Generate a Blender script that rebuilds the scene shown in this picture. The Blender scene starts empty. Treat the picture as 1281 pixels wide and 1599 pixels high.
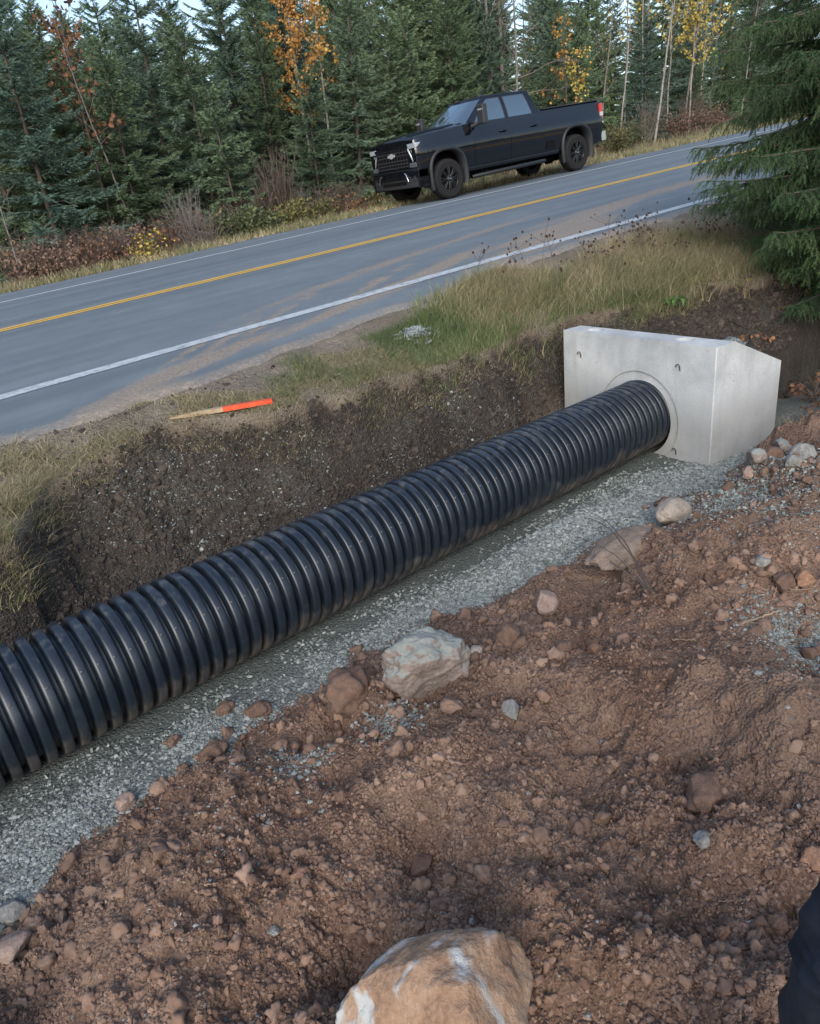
import bpy, bmesh, math, random
import numpy as np
from mathutils import Vector, Matrix
random.seed(7); rng = np.random.default_rng(7)
SC = bpy.context.scene; COL = SC.collection
G = 0.0697                      # road grade along +x
PI = math.pi

# ------------------------------------------------------------------ camera
CAM = np.array([0.0, 0.0, 0.98377])
f_, th_, ro_, ya_ = 1118.985, 0.41548, -0.11596, 0.55466
Fw = np.array([math.sin(ya_)*math.cos(th_), math.cos(ya_)*math.cos(th_), -math.sin(th_)])
R_ = np.cross(Fw, [0, 0, 1]); R_ /= np.linalg.norm(R_); U_ = np.cross(R_, Fw)
Rt = R_*math.cos(ro_)+U_*math.sin(ro_); Up = -R_*math.sin(ro_)+U_*math.cos(ro_)
cd = bpy.data.cameras.new('camera'); cam = bpy.data.objects.new('camera', cd); COL.objects.link(cam)
cd.sensor_fit = 'HORIZONTAL'; cd.sensor_width = 36; cd.lens = f_/1281*36; cd.clip_start = 0.02; cd.clip_end = 3000
M = Matrix(((Rt[0], Up[0], -Fw[0], CAM[0]), (Rt[1], Up[1], -Fw[1], CAM[1]), (Rt[2], Up[2], -Fw[2], CAM[2]), (0, 0, 0, 1)))
cam.matrix_world = M; SC.camera = cam

def ray(px, py):
    d = Fw+Rt*(px-640.5)/f_-Up*(py-799.5)/f_
    return d/np.linalg.norm(d)

# ------------------------------------------------------------------ noise
def _h(ix, iy, iz):
    n = (ix.astype(np.int64)*374761393+iy.astype(np.int64)*668265263+iz.astype(np.int64)*2147483647) & 0xffffffff
    n = ((n ^ (n >> 13))*1274126177) & 0xffffffff
    n = ((n ^ (n >> 16))*2246822519) & 0xffffffff
    return (n & 0xffffff)/float(0xffffff)*2-1
def n2(x, y, s=0):
    x = np.asarray(x, float); y = np.asarray(y, float)
    ix = np.floor(x); iy = np.floor(y); fx = x-ix; fy = y-iy
    u = fx*fx*fx*(fx*(fx*6-15)+10); v = fy*fy*fy*(fy*(fy*6-15)+10)
    z = np.full(ix.shape, s)
    a = _h(ix, iy, z); b = _h(ix+1, iy, z); c = _h(ix, iy+1, z); d = _h(ix+1, iy+1, z)
    return (a*(1-u)+b*u)*(1-v)+(c*(1-u)+d*u)*v
def rotn(x, y, s):
    a = 0.7*s+0.3; return n2(x*math.cos(a)-y*math.sin(a)+s*7.3, x*math.sin(a)+y*math.cos(a)-s*3.1, s)
def fbm(x, y, f=1.0, o=4, s=0, g=0.5):
    t = 0; a = 1
    for i in range(o):
        t = t+a*rotn(x*f, y*f, s+i); f *= 2.03; a *= g
    return t
def n3(P, s=0):
    ix = np.floor(P); fr = P-ix; w = fr*fr*(3-2*fr); r = 0
    for dx in (0, 1):
        for dy in (0, 1):
            for dz in (0, 1):
                hh = _h(ix[:, 0]+dx+s*17, ix[:, 1]+dy, ix[:, 2]+dz)
                r = r+hh*(w[:, 0] if dx else 1-w[:, 0])*(w[:, 1] if dy else 1-w[:, 1])*(w[:, 2] if dz else 1-w[:, 2])
    return r
def sst(a, b, x):
    t = np.clip((x-a)/(b-a), 0, 1); return t*t*(3-2*t)

# ------------------------------------------------------------------ the lie of the land
def cv(x, pts):
    p = np.array(pts); return np.interp(x, p[:, 0], p[:, 1])
def yA(x): return cv(x, [(-6, 4.35), (.16, 4.3), (.8, 4.2), (1.7, 4.38), (2.85, 4.62), (4.1, 4.9), (5.6, 5.15), (8, 5.25), (50, 5.25)])
def yB(x): return cv(x, [(-6, 3.2), (-.2, 3.30), (.05, 3.40), (.27, 3.86), (.93, 4.03), (1.47, 3.70), (2.26, 3.77), (2.85, 3.86), (3.4, 4.08), (3.75, 4.19), (4.2, 4.20), (4.65, 3.85), (5.5, 3.8), (6.6, 3.4), (9, 3.3), (50, 3.3)])
def dB(x): return cv(x, [(-6, -.2), (0, -.2), (.4, -.16), (.93, -.11), (1.47, -.14), (2.26, -.2), (2.85, -.27), (3.4, -.34), (4.1, -.37), (4.6, -.33), (5.5, -.35), (6.6, -.45), (50, -.45)])
def yP(x): return 2.8014+.11248*np.clip(x, -9, 4.3)
def yG(x): return cv(x, [(-6, 1.9), (-.35, 2.0), (-.14, 2.15), (.27, 2.27), (.86, 2.32), (1.36, 2.40), (2.1, 2.42), (3.2, 2.5), (3.87, 2.50), (4.75, 2.50), (6, 2.4), (50, 2.4)])
FAR = 16.15
def land(x, y, fine=True):
    """height plus masks gravel, bank, top (0..1)"""
    x = np.asarray(x, float); y = np.asarray(y, float)
    rd = G*x
    wob = .05*n2(x*2.1, x*0+3.3, 5)+.03*n2(x*6, x*0, 6)
    a = yA(x)+.03*n2(x*3, x*0+1, 9); b = yB(x)+wob; p = yP(x); g = yG(x)+.05*n2(x*2.7, x*0, 11)+.04*n2(x*7, x*0, 12)
    zb = rd+dB(x)
    beh = sst(4.3, 4.9, x)
    toe = np.minimum(np.minimum(p+.40, b-.22)-.35*beh+.42*np.exp(-((x-3.95)/.55)**4), b-.16)
    zt = -.80+.12*beh; zp = -.895
    t = g-y
    mound = cv(t, [(0, 0), (.10, .075), (.22, .125), (.45, .19), (.9, .25), (1.8, .32), (4, .5), (40, .9)])
    mound = mound+.34*sst(2.4, 5.0, x)*sst(.0, .55, t)+sst(5.5, 9, x)*.25*sst(0, .5, t)
    zg = -.875
    z = np.where(y > FAR, rd-.03-.25*sst(0, 1.2, y-FAR)+.45*sst(2, 8, y-FAR), rd-.03)
    z = np.where(y > 40, rd+.17, z)
    def seg(y0, z0, y1, z1, s=False):
        k = np.clip((y-y0)/np.maximum(y1-y0, 1e-4), 0, 1)
        if s: k = k*k*(3-2*k)
        return z0+(z1-z0)*k
    z = np.where(y < a, seg(b, zb, a, rd-.025), z)
    kk = np.clip((y-toe)/np.maximum(b-toe, 1e-4), 0, 1)
    prof = np.interp(kk, [0, .18, .45, .75, .93, 1], [0, .12, .36, .66, .85, 1])
    z = np.where(y < b, zt+(zb-zt)*prof, z)
    z = np.where(y < toe, seg(p, zp, toe, zt), z)
    z = np.where(y < p, seg(g, zg, p, zp), z)
    z = np.where(y < g, zg+mound, z)
    mg = sst(-.03, .05, y-g+.05*fbm(x, y, 5, 3, 20))*(1-sst(-.02, .10, y-toe+.05*fbm(x, y, 4, 3, 22)))
    mb = sst(0, .10, y-toe+.04*fbm(x, y, 4, 3, 22))*(1-np.maximum(sst(.93, 1.0, kk+.03*fbm(x, y, 9, 3, 24)), sst(-.01, .03, y-b)))
    mt = np.maximum(sst(.93, 1.0, kk+.03*fbm(x, y, 9, 3, 24)), sst(-.01, .03, y-b))
    md = 1-sst(-.03, .05, y-g+.05*fbm(x, y, 5, 3, 20))
    near = md*sst(-.1, .25, t)
    z = z+near*(.065*fbm(x, y, 1.9, 2, 1)-.03+.022*fbm(x, y, 4.7, 2, 3))
    # hollows and humps in the spoil
    for hx, hy, r, d in HOL:
        z = z+d*np.exp(-((x-hx)**2+(y-hy)**2)/(r*r))*np.where(y < g+.45, 1, 0)
    hz_, hk = heap(x, y)
    z = np.where(hk > .02, np.maximum(z, hz_), z); hm = sst(.30, .45, hk+.10*fbm(x, y, 7, 3, 27)); hm = hm*(y < b); mg = np.maximum(mg, hm); md = md*(1-hm); near = near*(1-hm)
    if fine:
        q = fbm(x, y, 6, 4, 31, .55)
        lum = (1-np.abs(fbm(x, y, 13, 3, 41, .6)))
        lump = np.abs(rotn(x*24, y*24, 51)); lump2 = np.abs(rotn(x*55, y*55, 52)); patch = sst(-.25, .35, fbm(x, y, 2.6, 2, 77))
        z = z+near*(.034*q+(.018*lum+.022*lump+.014*lump2)*(.3+.7*patch)-.028)
        z = z+mg*(.006*fbm(x, y, 4, 3, 61)+.003*lump2)
        z = z+mb*(.040*fbm(x, y, 4.5, 3, 63)+.022*lump+.014*lump2+.020*q)
        z = z+mt*np.where(y < a+.0, 1, 0)*(.010*q+.008*lump*.6)
    return z, mg, mb, mt, md
HOL = []; RID = []
def heap(x, y):
    """loose gravel tipped beside the pipe: steep away from the mound, gentle towards it"""
    if not RID: return 0*x-9, 0*x
    R = np.array(RID); yr = np.interp(x, R[:, 0], R[:, 1]); zr = np.interp(x, R[:, 0], R[:, 2]); e = sst(R[0, 0]-.25, R[0, 0]+.1, x)*sst(R[-1, 0]+.28, R[-1, 0]-.02, x)
    d = y-yr+.02*n2(x*9, y*9, 4); k = np.where(d > 0, np.exp(-(d/.10)**2), np.exp(-(d/.30)**2))*e
    return -.90+(zr+.90)*k, k
def H(x, y): return land(x, y)[0]
def hit(px, py, base=False):
    """where the sight line through a point of the picture meets the land"""
    d = ray(px, py); t = np.arange(.35, 60, .006 if not base else .01)
    P = CAM+d*t[:, None]; z = land(P[:, 0], P[:, 1], False)[0]
    i = np.argmax(P[:, 2] < z); q = P[i].copy(); q[2] = float(H(q[:1], q[1:2])[0]); return q, t[i]
for (px, py, r, d) in ((540, 1500, .11, -.07), (900, 1180, .16, -.07), (650, 1330, .10, -.035), (960, 1270, .12, -.05), (250, 1440, .2, .04), (780, 1290, .1, .05),
                       (1130, 1080, .16, .08), (1000, 1040, .2, .05), (1240, 1130, .15, .07), (700, 1200, .18, .05), (1100, 1420, .14, -.04), (840, 1420, .10, .03), (1050, 1170, .13, -.05), (1180, 1330, .12, .04), (760, 1180, .10, -.03), (1000, 1350, .09, -.03), (420, 1290, .12, -.03), (1200, 850, .25, .06), (330, 1270, .14, .04)):
    q, _ = hit(px, py, True); HOL.append((q[0], q[1], r, d*1.5))
for px, py, hz in ((745, 893, -.845), (800, 858, -.80), (860, 822, -.765), (915, 797, -.745), (965, 789, -.75), (1010, 800, -.80)):
    d = ray(px, py); RID.append(CAM+d*(hz-CAM[2])/d[2])    # heap of loose gravel beside the pipe

# ------------------------------------------------------------------ mesh helpers
def tag(o, label=None, cat=None, group=None, kind=None):
    if label: o['label'] = label
    if cat: o['category'] = cat
    if group: o['group'] = group
    if kind: o['kind'] = kind
    return o
def empty(name, loc=(0, 0, 0), rot=(0, 0, 0)):
    o = bpy.data.objects.new(name, None); COL.objects.link(o); o.location = loc; o.rotation_euler = rot; o.empty_display_size = .1; return o
def mk(name, V, F, mat, parent=None, smooth=True, attrs=None, fmat=None):
    """V (n,3); F a list of (m,k) index arrays"""
    me = bpy.data.meshes.new(name); V = np.asarray(V, np.float32)
    if not isinstance(F, (list, tuple)) : F = [F]
    F = [np.asarray(f, np.int32) for f in F if len(f)]
    me.vertices.add(len(V)); me.vertices.foreach_set('co', V.ravel())
    nl = sum(f.size for f in F); nf = sum(len(f) for f in F)
    me.loops.add(nl); me.polygons.add(nf)
    me.loops.foreach_set('vertex_index', np.concatenate([f.ravel() for f in F]))
    tot = np.concatenate([np.full(len(f), f.shape[1], np.int32) for f in F])
    st = np.concatenate([[0], np.cumsum(tot)[:-1]]).astype(np.int32)
    me.polygons.foreach_set('loop_start', st); me.polygons.foreach_set('loop_total', tot)
    me.polygons.foreach_set('use_smooth', np.full(nf, smooth, bool))
    if fmat is not None: me.polygons.foreach_set('material_index', np.asarray(fmat, np.int32))
    me.update(calc_edges=True)
    for m in (mat if isinstance(mat, (list, tuple)) else [mat]): me.materials.append(m)
    for k, v in (attrs or {}).items():
        at = me.attributes.new(k, 'FLOAT', 'POINT'); at.data.foreach_set('value', np.asarray(v, np.float32))
    o = bpy.data.objects.new(name, me); COL.objects.link(o)
    if parent is not None: o.parent = parent
    return o
class MB:
    def __init__(s): s.V = []; s.T = []; s.Q = []; s.n = 0; s.r = []
    def add(s, V, F, r=None):
        V = np.asarray(V, float); F = np.asarray(F)
        (s.T if F.shape[1] == 3 else s.Q).append(F+s.n); s.V.append(V); s.n += len(V)
        s.r.append(np.broadcast_to(rng.random() if r is None else r, (len(V),)))
    def build(s, name, mat, parent=None, smooth=True):
        F = []
        if s.T: F.append(np.concatenate(s.T))
        if s.Q: F.append(np.concatenate(s.Q))
        return mk(name, np.concatenate(s.V), F, mat, parent, smooth, {'rnd': np.concatenate(s.r)})
    def box(s, c, d, R=None, taper=1.0):
        x, y, z = [v/2 for v in d]
        V = np.array([(sx*x*(taper if sz > 0 else 1), sy*y*(taper if sz > 0 else 1), sz*z) for sz in (-1, 1) for sy in (-1, 1) for sx in (-1, 1)])
        if R is not None: V = V@np.asarray(R).T
        s.add(V+np.array(c), [(0, 2, 3, 1), (4, 5, 7, 6), (0, 1, 5, 4), (2, 6, 7, 3), (0, 4, 6, 2), (1, 3, 7, 5)])
    def tube(s, P, r, k=6, r0=None, cap=True):
        V, F = tubeg(P, r, k); s.add(V, F, r0)
        if cap:
            n = len(V)
            for q in (0, n-k):
                c = V[q:q+k].mean(0); ring = np.arange(k)
                s.add(np.vstack([V[q:q+k], c]), np.stack([ring, (ring+1) % k, np.full(k, k)], 1), r0)
def tubeg(P, r, k=6):
    P = np.asarray(P, float); r = np.broadcast_to(np.asarray(r, float), (len(P),))
    T = np.gradient(P, axis=0); T /= np.linalg.norm(T, axis=1)[:, None]+1e-9
    a = np.array([0, 0, 1.]) if abs(T[0][2]) < .9 else np.array([1., 0, 0])
    A = np.cross(T, a); A /= np.linalg.norm(A, axis=1)[:, None]+1e-9; B = np.cross(T, A)
    an = np.arange(k)/k*2*PI
    V = P[:, None]+r[:, None, None]*(A[:, None]*np.cos(an)[None, :, None]+B[:, None]*np.sin(an)[None, :, None])
    i = np.arange(len(P)-1)[:, None]*k; j = np.arange(k)[None]; j2 = (j+1) % k
    F = np.stack([i+j, i+j2, i+k+j2, i+k+j], -1).reshape(-1, 4)
    return V.reshape(-1, 3), F
def lathe(prof, k=48, axis=1):
    """prof (a, r): a along the axis"""
    prof = np.asarray(prof, float); an = np.arange(k)/k*2*PI
    V = np.zeros((len(prof), k, 3)); V[:, :, 0] = prof[:, 1:2]*np.cos(an); V[:, :, 1] = prof[:, 0:1]; V[:, :, 2] = prof[:, 1:2]*np.sin(an)
    i = np.arange(len(prof)-1)[:, None]*k; j = np.arange(k)[None]; j2 = (j+1) % k
    F = np.stack([i+j, i+k+j, i+k+j2, i+j2], -1).reshape(-1, 4)
    return V.reshape(-1, 3), F
def ico(sub=2):
    bm = bmesh.new(); bmesh.ops.create_icosphere(bm, subdivisions=sub, radius=1)
    V = np.array([v.co[:] for v in bm.verts]); F = np.array([[v.index for v in f.verts] for f in bm.faces]); bm.free(); return V, F
def rrot(n, tilt=PI):
    """n random rotation matrices"""
    q = rng.normal(size=(n, 4)); q /= np.linalg.norm(q, axis=1)[:, None]; w, x, y, z = q.T
    return np.stack([np.stack([1-2*(y*y+z*z), 2*(x*y-z*w), 2*(x*z+y*w)], -1), np.stack([2*(x*y+z*w), 1-2*(x*x+z*z), 2*(y*z-x*w)], -1), np.stack([2*(x*z-y*w), 2*(y*z+x*w), 1-2*(x*x+y*y)], -1)], -2)
def scatter(name, protos, P, S, mat, R=None, r=None, smooth=False, parent=None, squash=None):
    """many small pieces as one mesh: protos a list of (V,F), P (n,3), S (n,3)"""
    n = len(P); R = rrot(n) if R is None else R; r = rng.random(n) if r is None else r
    which = rng.integers(0, len(protos), n); VV = []; FF = []; RR = []; off = 0
    for k, (V, F) in enumerate(protos):
        m = np.where(which == k)[0]
        if not len(m): continue
        W = np.einsum('nij,nvj->nvi', R[m], V[None]*S[m][:, None, :])
        if squash is not None: W[:, :, 2] *= squash
        W += P[m][:, None, :]
        VV.append(W.reshape(-1, 3)); FF.append((F[None]+(np.arange(len(m))*len(V))[:, None, None]).reshape(-1, F.shape[1])+off); RR.append(np.repeat(r[m], len(V))); off += len(m)*len(V)
    return mk(name, np.concatenate(VV), [np.concatenate(FF)], mat, parent, smooth, {'rnd': np.concatenate(RR)})
def dup(o, parent=None):
    c = o.copy(); COL.objects.link(c)
    if parent is not None: c.parent = parent
    for ch in list(o.children): dup(ch, c)
    return c

# ------------------------------------------------------------------ materials
class Mat:
    def __init__(s, name, rough=.85, spec=.3):
        s.m = bpy.data.materials.new(name); s.m.use_nodes = True; s.t = s.m.node_tree; s.b = s.t.nodes['Principled BSDF']
        s.b.inputs['Roughness'].default_value = rough; s.b.inputs['Specular IOR Level'].default_value = spec; s._c = None
    def n(s, ty, **k):
        x = s.t.nodes.new(ty)
        for a, v in k.items():
            if a.startswith('i_'): x.inputs[a[2:].replace('_', ' ')].default_value = v
            else: setattr(x, a, v)
        return x
    def l(s, a, b): s.t.links.new(a, b)
    def co(s, gen='Object'):
        if s._c is None: s._c = s.n('ShaderNodeTexCoord')
        return s._c.outputs[gen]
    def noise(s, sc, det=4, rough=.55, vec=None, dist=0):
        x = s.n('ShaderNodeTexNoise'); x.inputs['Scale'].default_value = sc; x.inputs['Detail'].default_value = det; x.inputs['Roughness'].default_value = rough; x.inputs['Distortion'].default_value = dist
        s.l(vec or s.co(), x.inputs['Vector']); return x.outputs['Fac']
    def vor(s, sc, vec=None, feature='F1', out='Distance'):
        x = s.n('ShaderNodeTexVoronoi', feature=feature); x.inputs['Scale'].default_value = sc; s.l(vec or s.co(), x.inputs['Vector']); return x.outputs[out]
    def ramp(s, fac, stops, interp='LINEAR'):
        x = s.n('ShaderNodeValToRGB'); x.color_ramp.interpolation = interp; e = x.color_ramp.elements
        while len(e) < len(stops): e.new(.5)
        for i, (p, c) in enumerate(stops):
            e[i].position = p; e[i].color = (c, c, c, 1) if isinstance(c, (int, float)) else (*c, 1)
        s.l(fac, x.inputs[0]); return x.outputs[0]
    def mix(s, fac, a, b, mode='MIX'):
        x = s.n('ShaderNodeMix', data_type='RGBA', blend_type=mode)
        for i, v in ((0, fac), (6, a), (7, b)):
            if hasattr(v, 'links') : s.l(v, x.inputs[i])
            elif isinstance(v, tuple): x.inputs[i].default_value = (*v, 1)
            else: x.inputs[i].default_value = v
        return x.outputs[2]
    def math(s, op, a, b=0.0):
        x = s.n('ShaderNodeMath', operation=op)
        for i, v in ((0, a), (1, b)):
            if hasattr(v, 'links'): s.l(v, x.inputs[i])
            else: x.inputs[i].default_value = v
        return x.outputs[0]
    def attr(s, name): return s.n('ShaderNodeAttribute', attribute_name=name).outputs['Fac']
    def color(s, c):
        if isinstance(c, tuple): s.b.inputs['Base Color'].default_value = (*c, 1)
        else: s.l(c, s.b.inputs['Base Color'])
        return s
    def bump(s, h, strength=.5, dist=.01):
        x = s.n('ShaderNodeBump'); x.inputs['Strength'].default_value = strength; x.inputs['Distance'].default_value = dist
        s.l(h, x.inputs['Height']); s.l(x.outputs[0], s.b.inputs['Normal']); return s
    def rough(s, r): s.l(r, s.b.inputs['Roughness']); return s
def simple(name, c, rough=.6, spec=.4, metal=0, var=.12, sc=20, coat=0):
    m = Mat(name, rough, spec); f = m.noise(sc, 3)
    m.color(m.mix(f, tuple(v*(1-var) for v in c), tuple(min(1, v*(1+var)) for v in c))); m.b.inputs['Metallic'].default_value = metal
    m.b.inputs['Coat Weight'].default_value = coat; m.b.inputs['Coat Roughness'].default_value = .03
    return m.m

# ground: red soil, grey crushed gravel, dark bank soil, thatch on the verge
SOIL = [(0, (.085, .053, .040)), (.35, (.158, .099, .071)), (.65, (.240, .156, .113)), (1, (.34, .24, .18))]
def make_ground_mat():
    m = Mat('ground_soil', .95, .15)
    big = m.noise(2.2, 3, .6); mid = m.noise(14, 5, .65); hi = m.noise(90, 4, .7)
    f = m.math('ADD', m.math('MULTIPLY', big, .45), m.math('ADD', m.math('MULTIPLY', mid, .35), m.math('MULTIPLY', hi, .28)))
    soil = m.ramp(f, [(.36, SOIL[0][1]), (.46, SOIL[1][1]), (.56, SOIL[2][1]), (.68, SOIL[3][1])])
    dk = m.ramp(m.noise(1.1, 2, .5), [(.42, 0.0), (.62, 1.0)])
    soil = m.mix(m.math('MULTIPLY', dk, .45), soil, (.105, .078, .066)); soil = m.mix(m.math('MULTIPLY', m.ramp(m.noise(1.9, 4, .6), [(.52, 0.0), (.66, 1.0)]), .55), soil, (.30, .205, .150))
    # gravel
    vc = m.vor(95, out='Color'); vd = m.vor(95)
    gc = m.n('ShaderNodeSeparateColor'); m.l(vc, gc.inputs[0])
    grav = m.ramp(gc.outputs[0], [(0, (.140, .158, .150)), (.5, (.215, .238, .226)), (1, (.34, .36, .345))])
    fines = m.ramp(m.noise(5, 4, .6), [(.35, 0.0), (.6, .75)])
    grav = m.mix(fines, grav, (.165, .183, .172)); grav = m.mix(m.math('MULTIPLY', m.attr('fin'), .8), grav, m.ramp(hi, [(.35, (.085, .102, .094)), (.65, (.145, .165, .152))]))
    # bank
    bk = m.ramp(m.math('ADD', m.math('MULTIPLY', m.noise(3, 4), .5), m.math('MULTIPLY', hi, .5)), [(.35, (.036, .031, .028)), (.5, (.062, .054, .048)), (.68, (.105, .090, .076))])
    chips = m.math('MULTIPLY', m.ramp(gc.outputs[1], [(.80, 0.0), (.83, 1.0)]), m.ramp(m.noise(2.3, 3, .6), [(.45, .05), (.66, 1.0)]))
    bk = m.mix(m.math('MULTIPLY', chips, .4), bk, grav)
    pg = m.ramp(m.noise(2.7, 5, .65), [(.52, 0.0), (.72, .5)])
    bk = m.mix(pg, bk, (.115, .125, .112))
    # top of the verge
    tp = m.ramp(m.math('ADD', m.math('MULTIPLY', m.noise(2.4, 4), .55), m.math('MULTIPLY', hi, .45)), [(.34, (.115, .100, .078)), (.48, (.200, .172, .135)), (.64, (.31, .27, .215))])
    c = m.mix(m.attr('grv'), soil, grav); c = m.mix(m.attr('bnk'), c, bk); c = m.mix(m.attr('top'), c, tp)
    fl = m.ramp(m.noise(.8, 5), [(.35, (.075, .060, .042)), (.6, (.15, .12, .08))])
    c = m.mix(m.attr('wild'), c, fl)
    m.color(c)
    hgt = m.math('ADD', m.math('MULTIPLY', hi, .5), m.math('ADD', m.math('MULTIPLY', m.noise(260, 3, .6), .25), m.math('MULTIPLY', vd, .5)))
    hgt = m.math('ADD', hgt, m.math('MULTIPLY', m.vor(70, feature='SMOOTH_F1'), -.6)); m.bump(hgt, 1.0, .026)
    return m.m
def make_road_mat():
    m = Mat('asphalt', .78, .35)
    sp = m.noise(260, 2, .6); md = m.noise(3, 4, .6)
    mp = m.n('ShaderNodeMapping'); m.l(m.co(), mp.inputs[0]); mp.inputs['Scale'].default_value = (.10, 1.6, 1)
    st = m.noise(1.0, 4, .55, mp.outputs[0])
    c = m.ramp(m.math('ADD', m.math('MULTIPLY', sp, .55), m.math('MULTIPLY', st, .45)), [(.36, (.080, .103, .118)), (.5, (.128, .156, .173)), (.66, (.200, .228, .242))])
    c = m.mix(m.ramp(md, [(.4, 0.0), (.7, .35)]), c, (.085, .100, .118))
    # sandy dirt dragged onto the asphalt: masks in the mesh, broken up here
    d = m.attr('dirt')
    mp2 = m.n('ShaderNodeMapping'); m.l(m.co(), mp2.inputs[0]); mp2.inputs['Scale'].default_value = (1.2, 2.6, 1); mp2.inputs['Rotation'].default_value = (0, 0, .35)
    br = m.math('ADD', m.math('MULTIPLY', m.noise(2.6, 7, .74, mp2.outputs[0]), .65), m.math('MULTIPLY', m.noise(38, 4, .75), .35))
    k = m.ramp(m.math('ADD', d, br), [(.74, 0.0), (1.04, .85)])
    dc = m.ramp(m.noise(40, 4, .7), [(.35, (.17, .140, .108)), (.55, (.27, .222, .172)), (.7, (.37, .31, .25))])
    c = m.mix(k, c, dc); m.color(c)
    m.bump(m.math('ADD', sp, m.math('MULTIPLY', m.noise(40, 4, .7), m.math('MULTIPLY', k, 2.0))), .35, .006)
    return m.m
def make_paint_mat(name, col, wear=.35):
    m = Mat(name, .7, .3); w = m.noise(14, 5, .75); w2 = m.noise(150, 2, .6)
    k = m.ramp(m.math('ADD', m.math('MULTIPLY', w, .6), m.math('MULTIPLY', w2, .4)), [(.30+wear*.25, 0.0), (.42+wear*.28, 1.0)])
    m.color(m.mix(k, (.12, .13, .145), col)); m.bump(w2, .3, .004); return m.m
def rnd_mat(name, stops, rough=.9, spec=.2, ns=60, bumps=.5, bd=.004, nmix=.5, trans=0):
    m = Mat(name, rough, spec); r = m.attr('rnd'); f = m.math('ADD', m.math('MULTIPLY', r, 1-nmix), m.math('MULTIPLY', m.noise(ns, 3, .65), nmix))
    c = m.ramp(f, stops)
    if name == 'soil_clod':
        c = m.mix(m.math('MULTIPLY', m.ramp(m.noise(1.1, 2, .5), [(.42, 0.0), (.62, 1.0)]), .45), c, (.105, .078, .066)); c = m.mix(m.math('MULTIPLY', m.ramp(m.noise(1.9, 4, .6), [(.52, 0.0), (.66, 1.0)]), .5), c, (.31, .215, .160))
    m.color(c)
    if bumps: m.bump(m.noise(ns*2.5, 3, .7), bumps, bd)
    return m.m
def foliage_mat(name, stops, hue=.5, rough=.75):
    m = Mat(name, rough, .25); r = m.attr('rnd'); oi = m.n('ShaderNodeObjectInfo')
    f = m.math('ADD', m.math('MULTIPLY', r, .62), m.math('MULTIPLY', oi.outputs['Random'], .38))
    c = m.ramp(f, stops); sep = m.math('FRACT', m.math('MULTIPLY', oi.outputs['Random'], 7.31))
    if 'spruce' in name: c = m.mix(m.math('MULTIPLY', m.math('MULTIPLY', sep, m.ramp(r, [(.2, .3), (.9, 1.0)])), .55), c, (.16, .20, .065))
    m.color(c); return m.m
MG = make_ground_mat(); MR = make_road_mat()
M_clod = rnd_mat('soil_clod', [(.15, (.090, .056, .042)), (.42, (.160, .101, .073)), (.6, (.225, .147, .107)), (.9, (.32, .225, .17))], ns=35, nmix=.55)
M_grav = rnd_mat('crushed_stone', [(.15, (.105, .122, .116)), (.5, (.200, .222, .210)), (.8, (.31, .335, .318)), (1, (.43, .445, .425))], ns=50, nmix=.3, rough=.8)
M_grass = rnd_mat('dry_grass', [(0, (.075, .095, .042)), (.3, (.135, .150, .070)), (.5, (.21, .195, .11)), (.7, (.32, .26, .165)), (1, (.46, .39, .27))], ns=2, nmix=.08, bumps=0, rough=.7)
M_ggrass = rnd_mat('green_grass', [(0, (.05, .080, .028)), (.5, (.10, .140, .055)), (.8, (.17, .20, .09)), (1, (.28, .27, .15))], ns=2, nmix=.08, bumps=0, rough=.65)
M_fern = rnd_mat('weed_leaf', [(0, (.035, .085, .025)), (1, (.10, .19, .055))], ns=4, nmix=.2, bumps=0, rough=.5)
M_sprA = foliage_mat('spruce_needles', [(0, (.038, .066, .044)), (.35, (.085, .138, .090)), (.65, (.135, .210, .128)), (1, (.21, .290, .165))])
M_sprB = foliage_mat('blue_spruce_needles', [(0, (.050, .086, .074)), (.4, (.100, .168, .138)), (.7, (.150, .235, .19)), (1, (.21, .30, .245))])
M_sprN = rnd_mat('near_spruce_needles', [(0, (.022, .060, .032)), (.4, (.050, .120, .052)), (.7, (.090, .180, .070)), (1, (.16, .25, .085))], ns=3, nmix=.35, bumps=0, rough=.6)
M_bark = rnd_mat('bark', [(0, (.045, .036, .030)), (.5, (.095, .078, .066)), (1, (.17, .145, .125))], ns=14, nmix=.8, bd=.01)
M_gbark = rnd_mat('weathered_bark', [(0, (.10, .09, .08)), (.5, (.18, .16, .148)), (1, (.28, .255, .24))], ns=14, nmix=.8, bd=.01)
M_birch = rnd_mat('birch_bark', [(.25, (.06, .05, .045)), (.42, (.22, .205, .185)), (1, (.42, .39, .36))], ns=5, nmix=.9, bd=.004)
M_orange = foliage_mat('orange_leaves', [(0, (.26, .12, .035)), (.5, (.42, .23, .06)), (1, (.55, .36, .11))])
M_yellow = foliage_mat('yellow_leaves', [(0, (.26, .19, .035)), (.5, (.42, .32, .06)), (1, (.50, .44, .14))])
M_brownl = foliage_mat('brown_leaves', [(0, (.10, .05, .03)), (.5, (.20, .10, .055)), (1, (.36, .20, .10))])
M_redl = foliage_mat('red_brush_leaves', [(0, (.09, .055, .045)), (.5, (.17, .105, .08)), (1, (.26, .19, .13))])
M_olive = foliage_mat('olive_leaves', [(0, (.055, .065, .025)), (.5, (.11, .115, .04)), (1, (.24, .20, .07))])
M_dgreen = foliage_mat('dark_shrub_leaves', [(0, (.028, .045, .022)), (.5, (.06, .085, .038)), (1, (.12, .14, .06))])
M_twig = rnd_mat('twig_bark', [(0, (.055, .040, .034)), (.5, (.11, .085, .072)), (1, (.20, .165, .14))], ns=20, nmix=.4, bumps=0)

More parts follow.
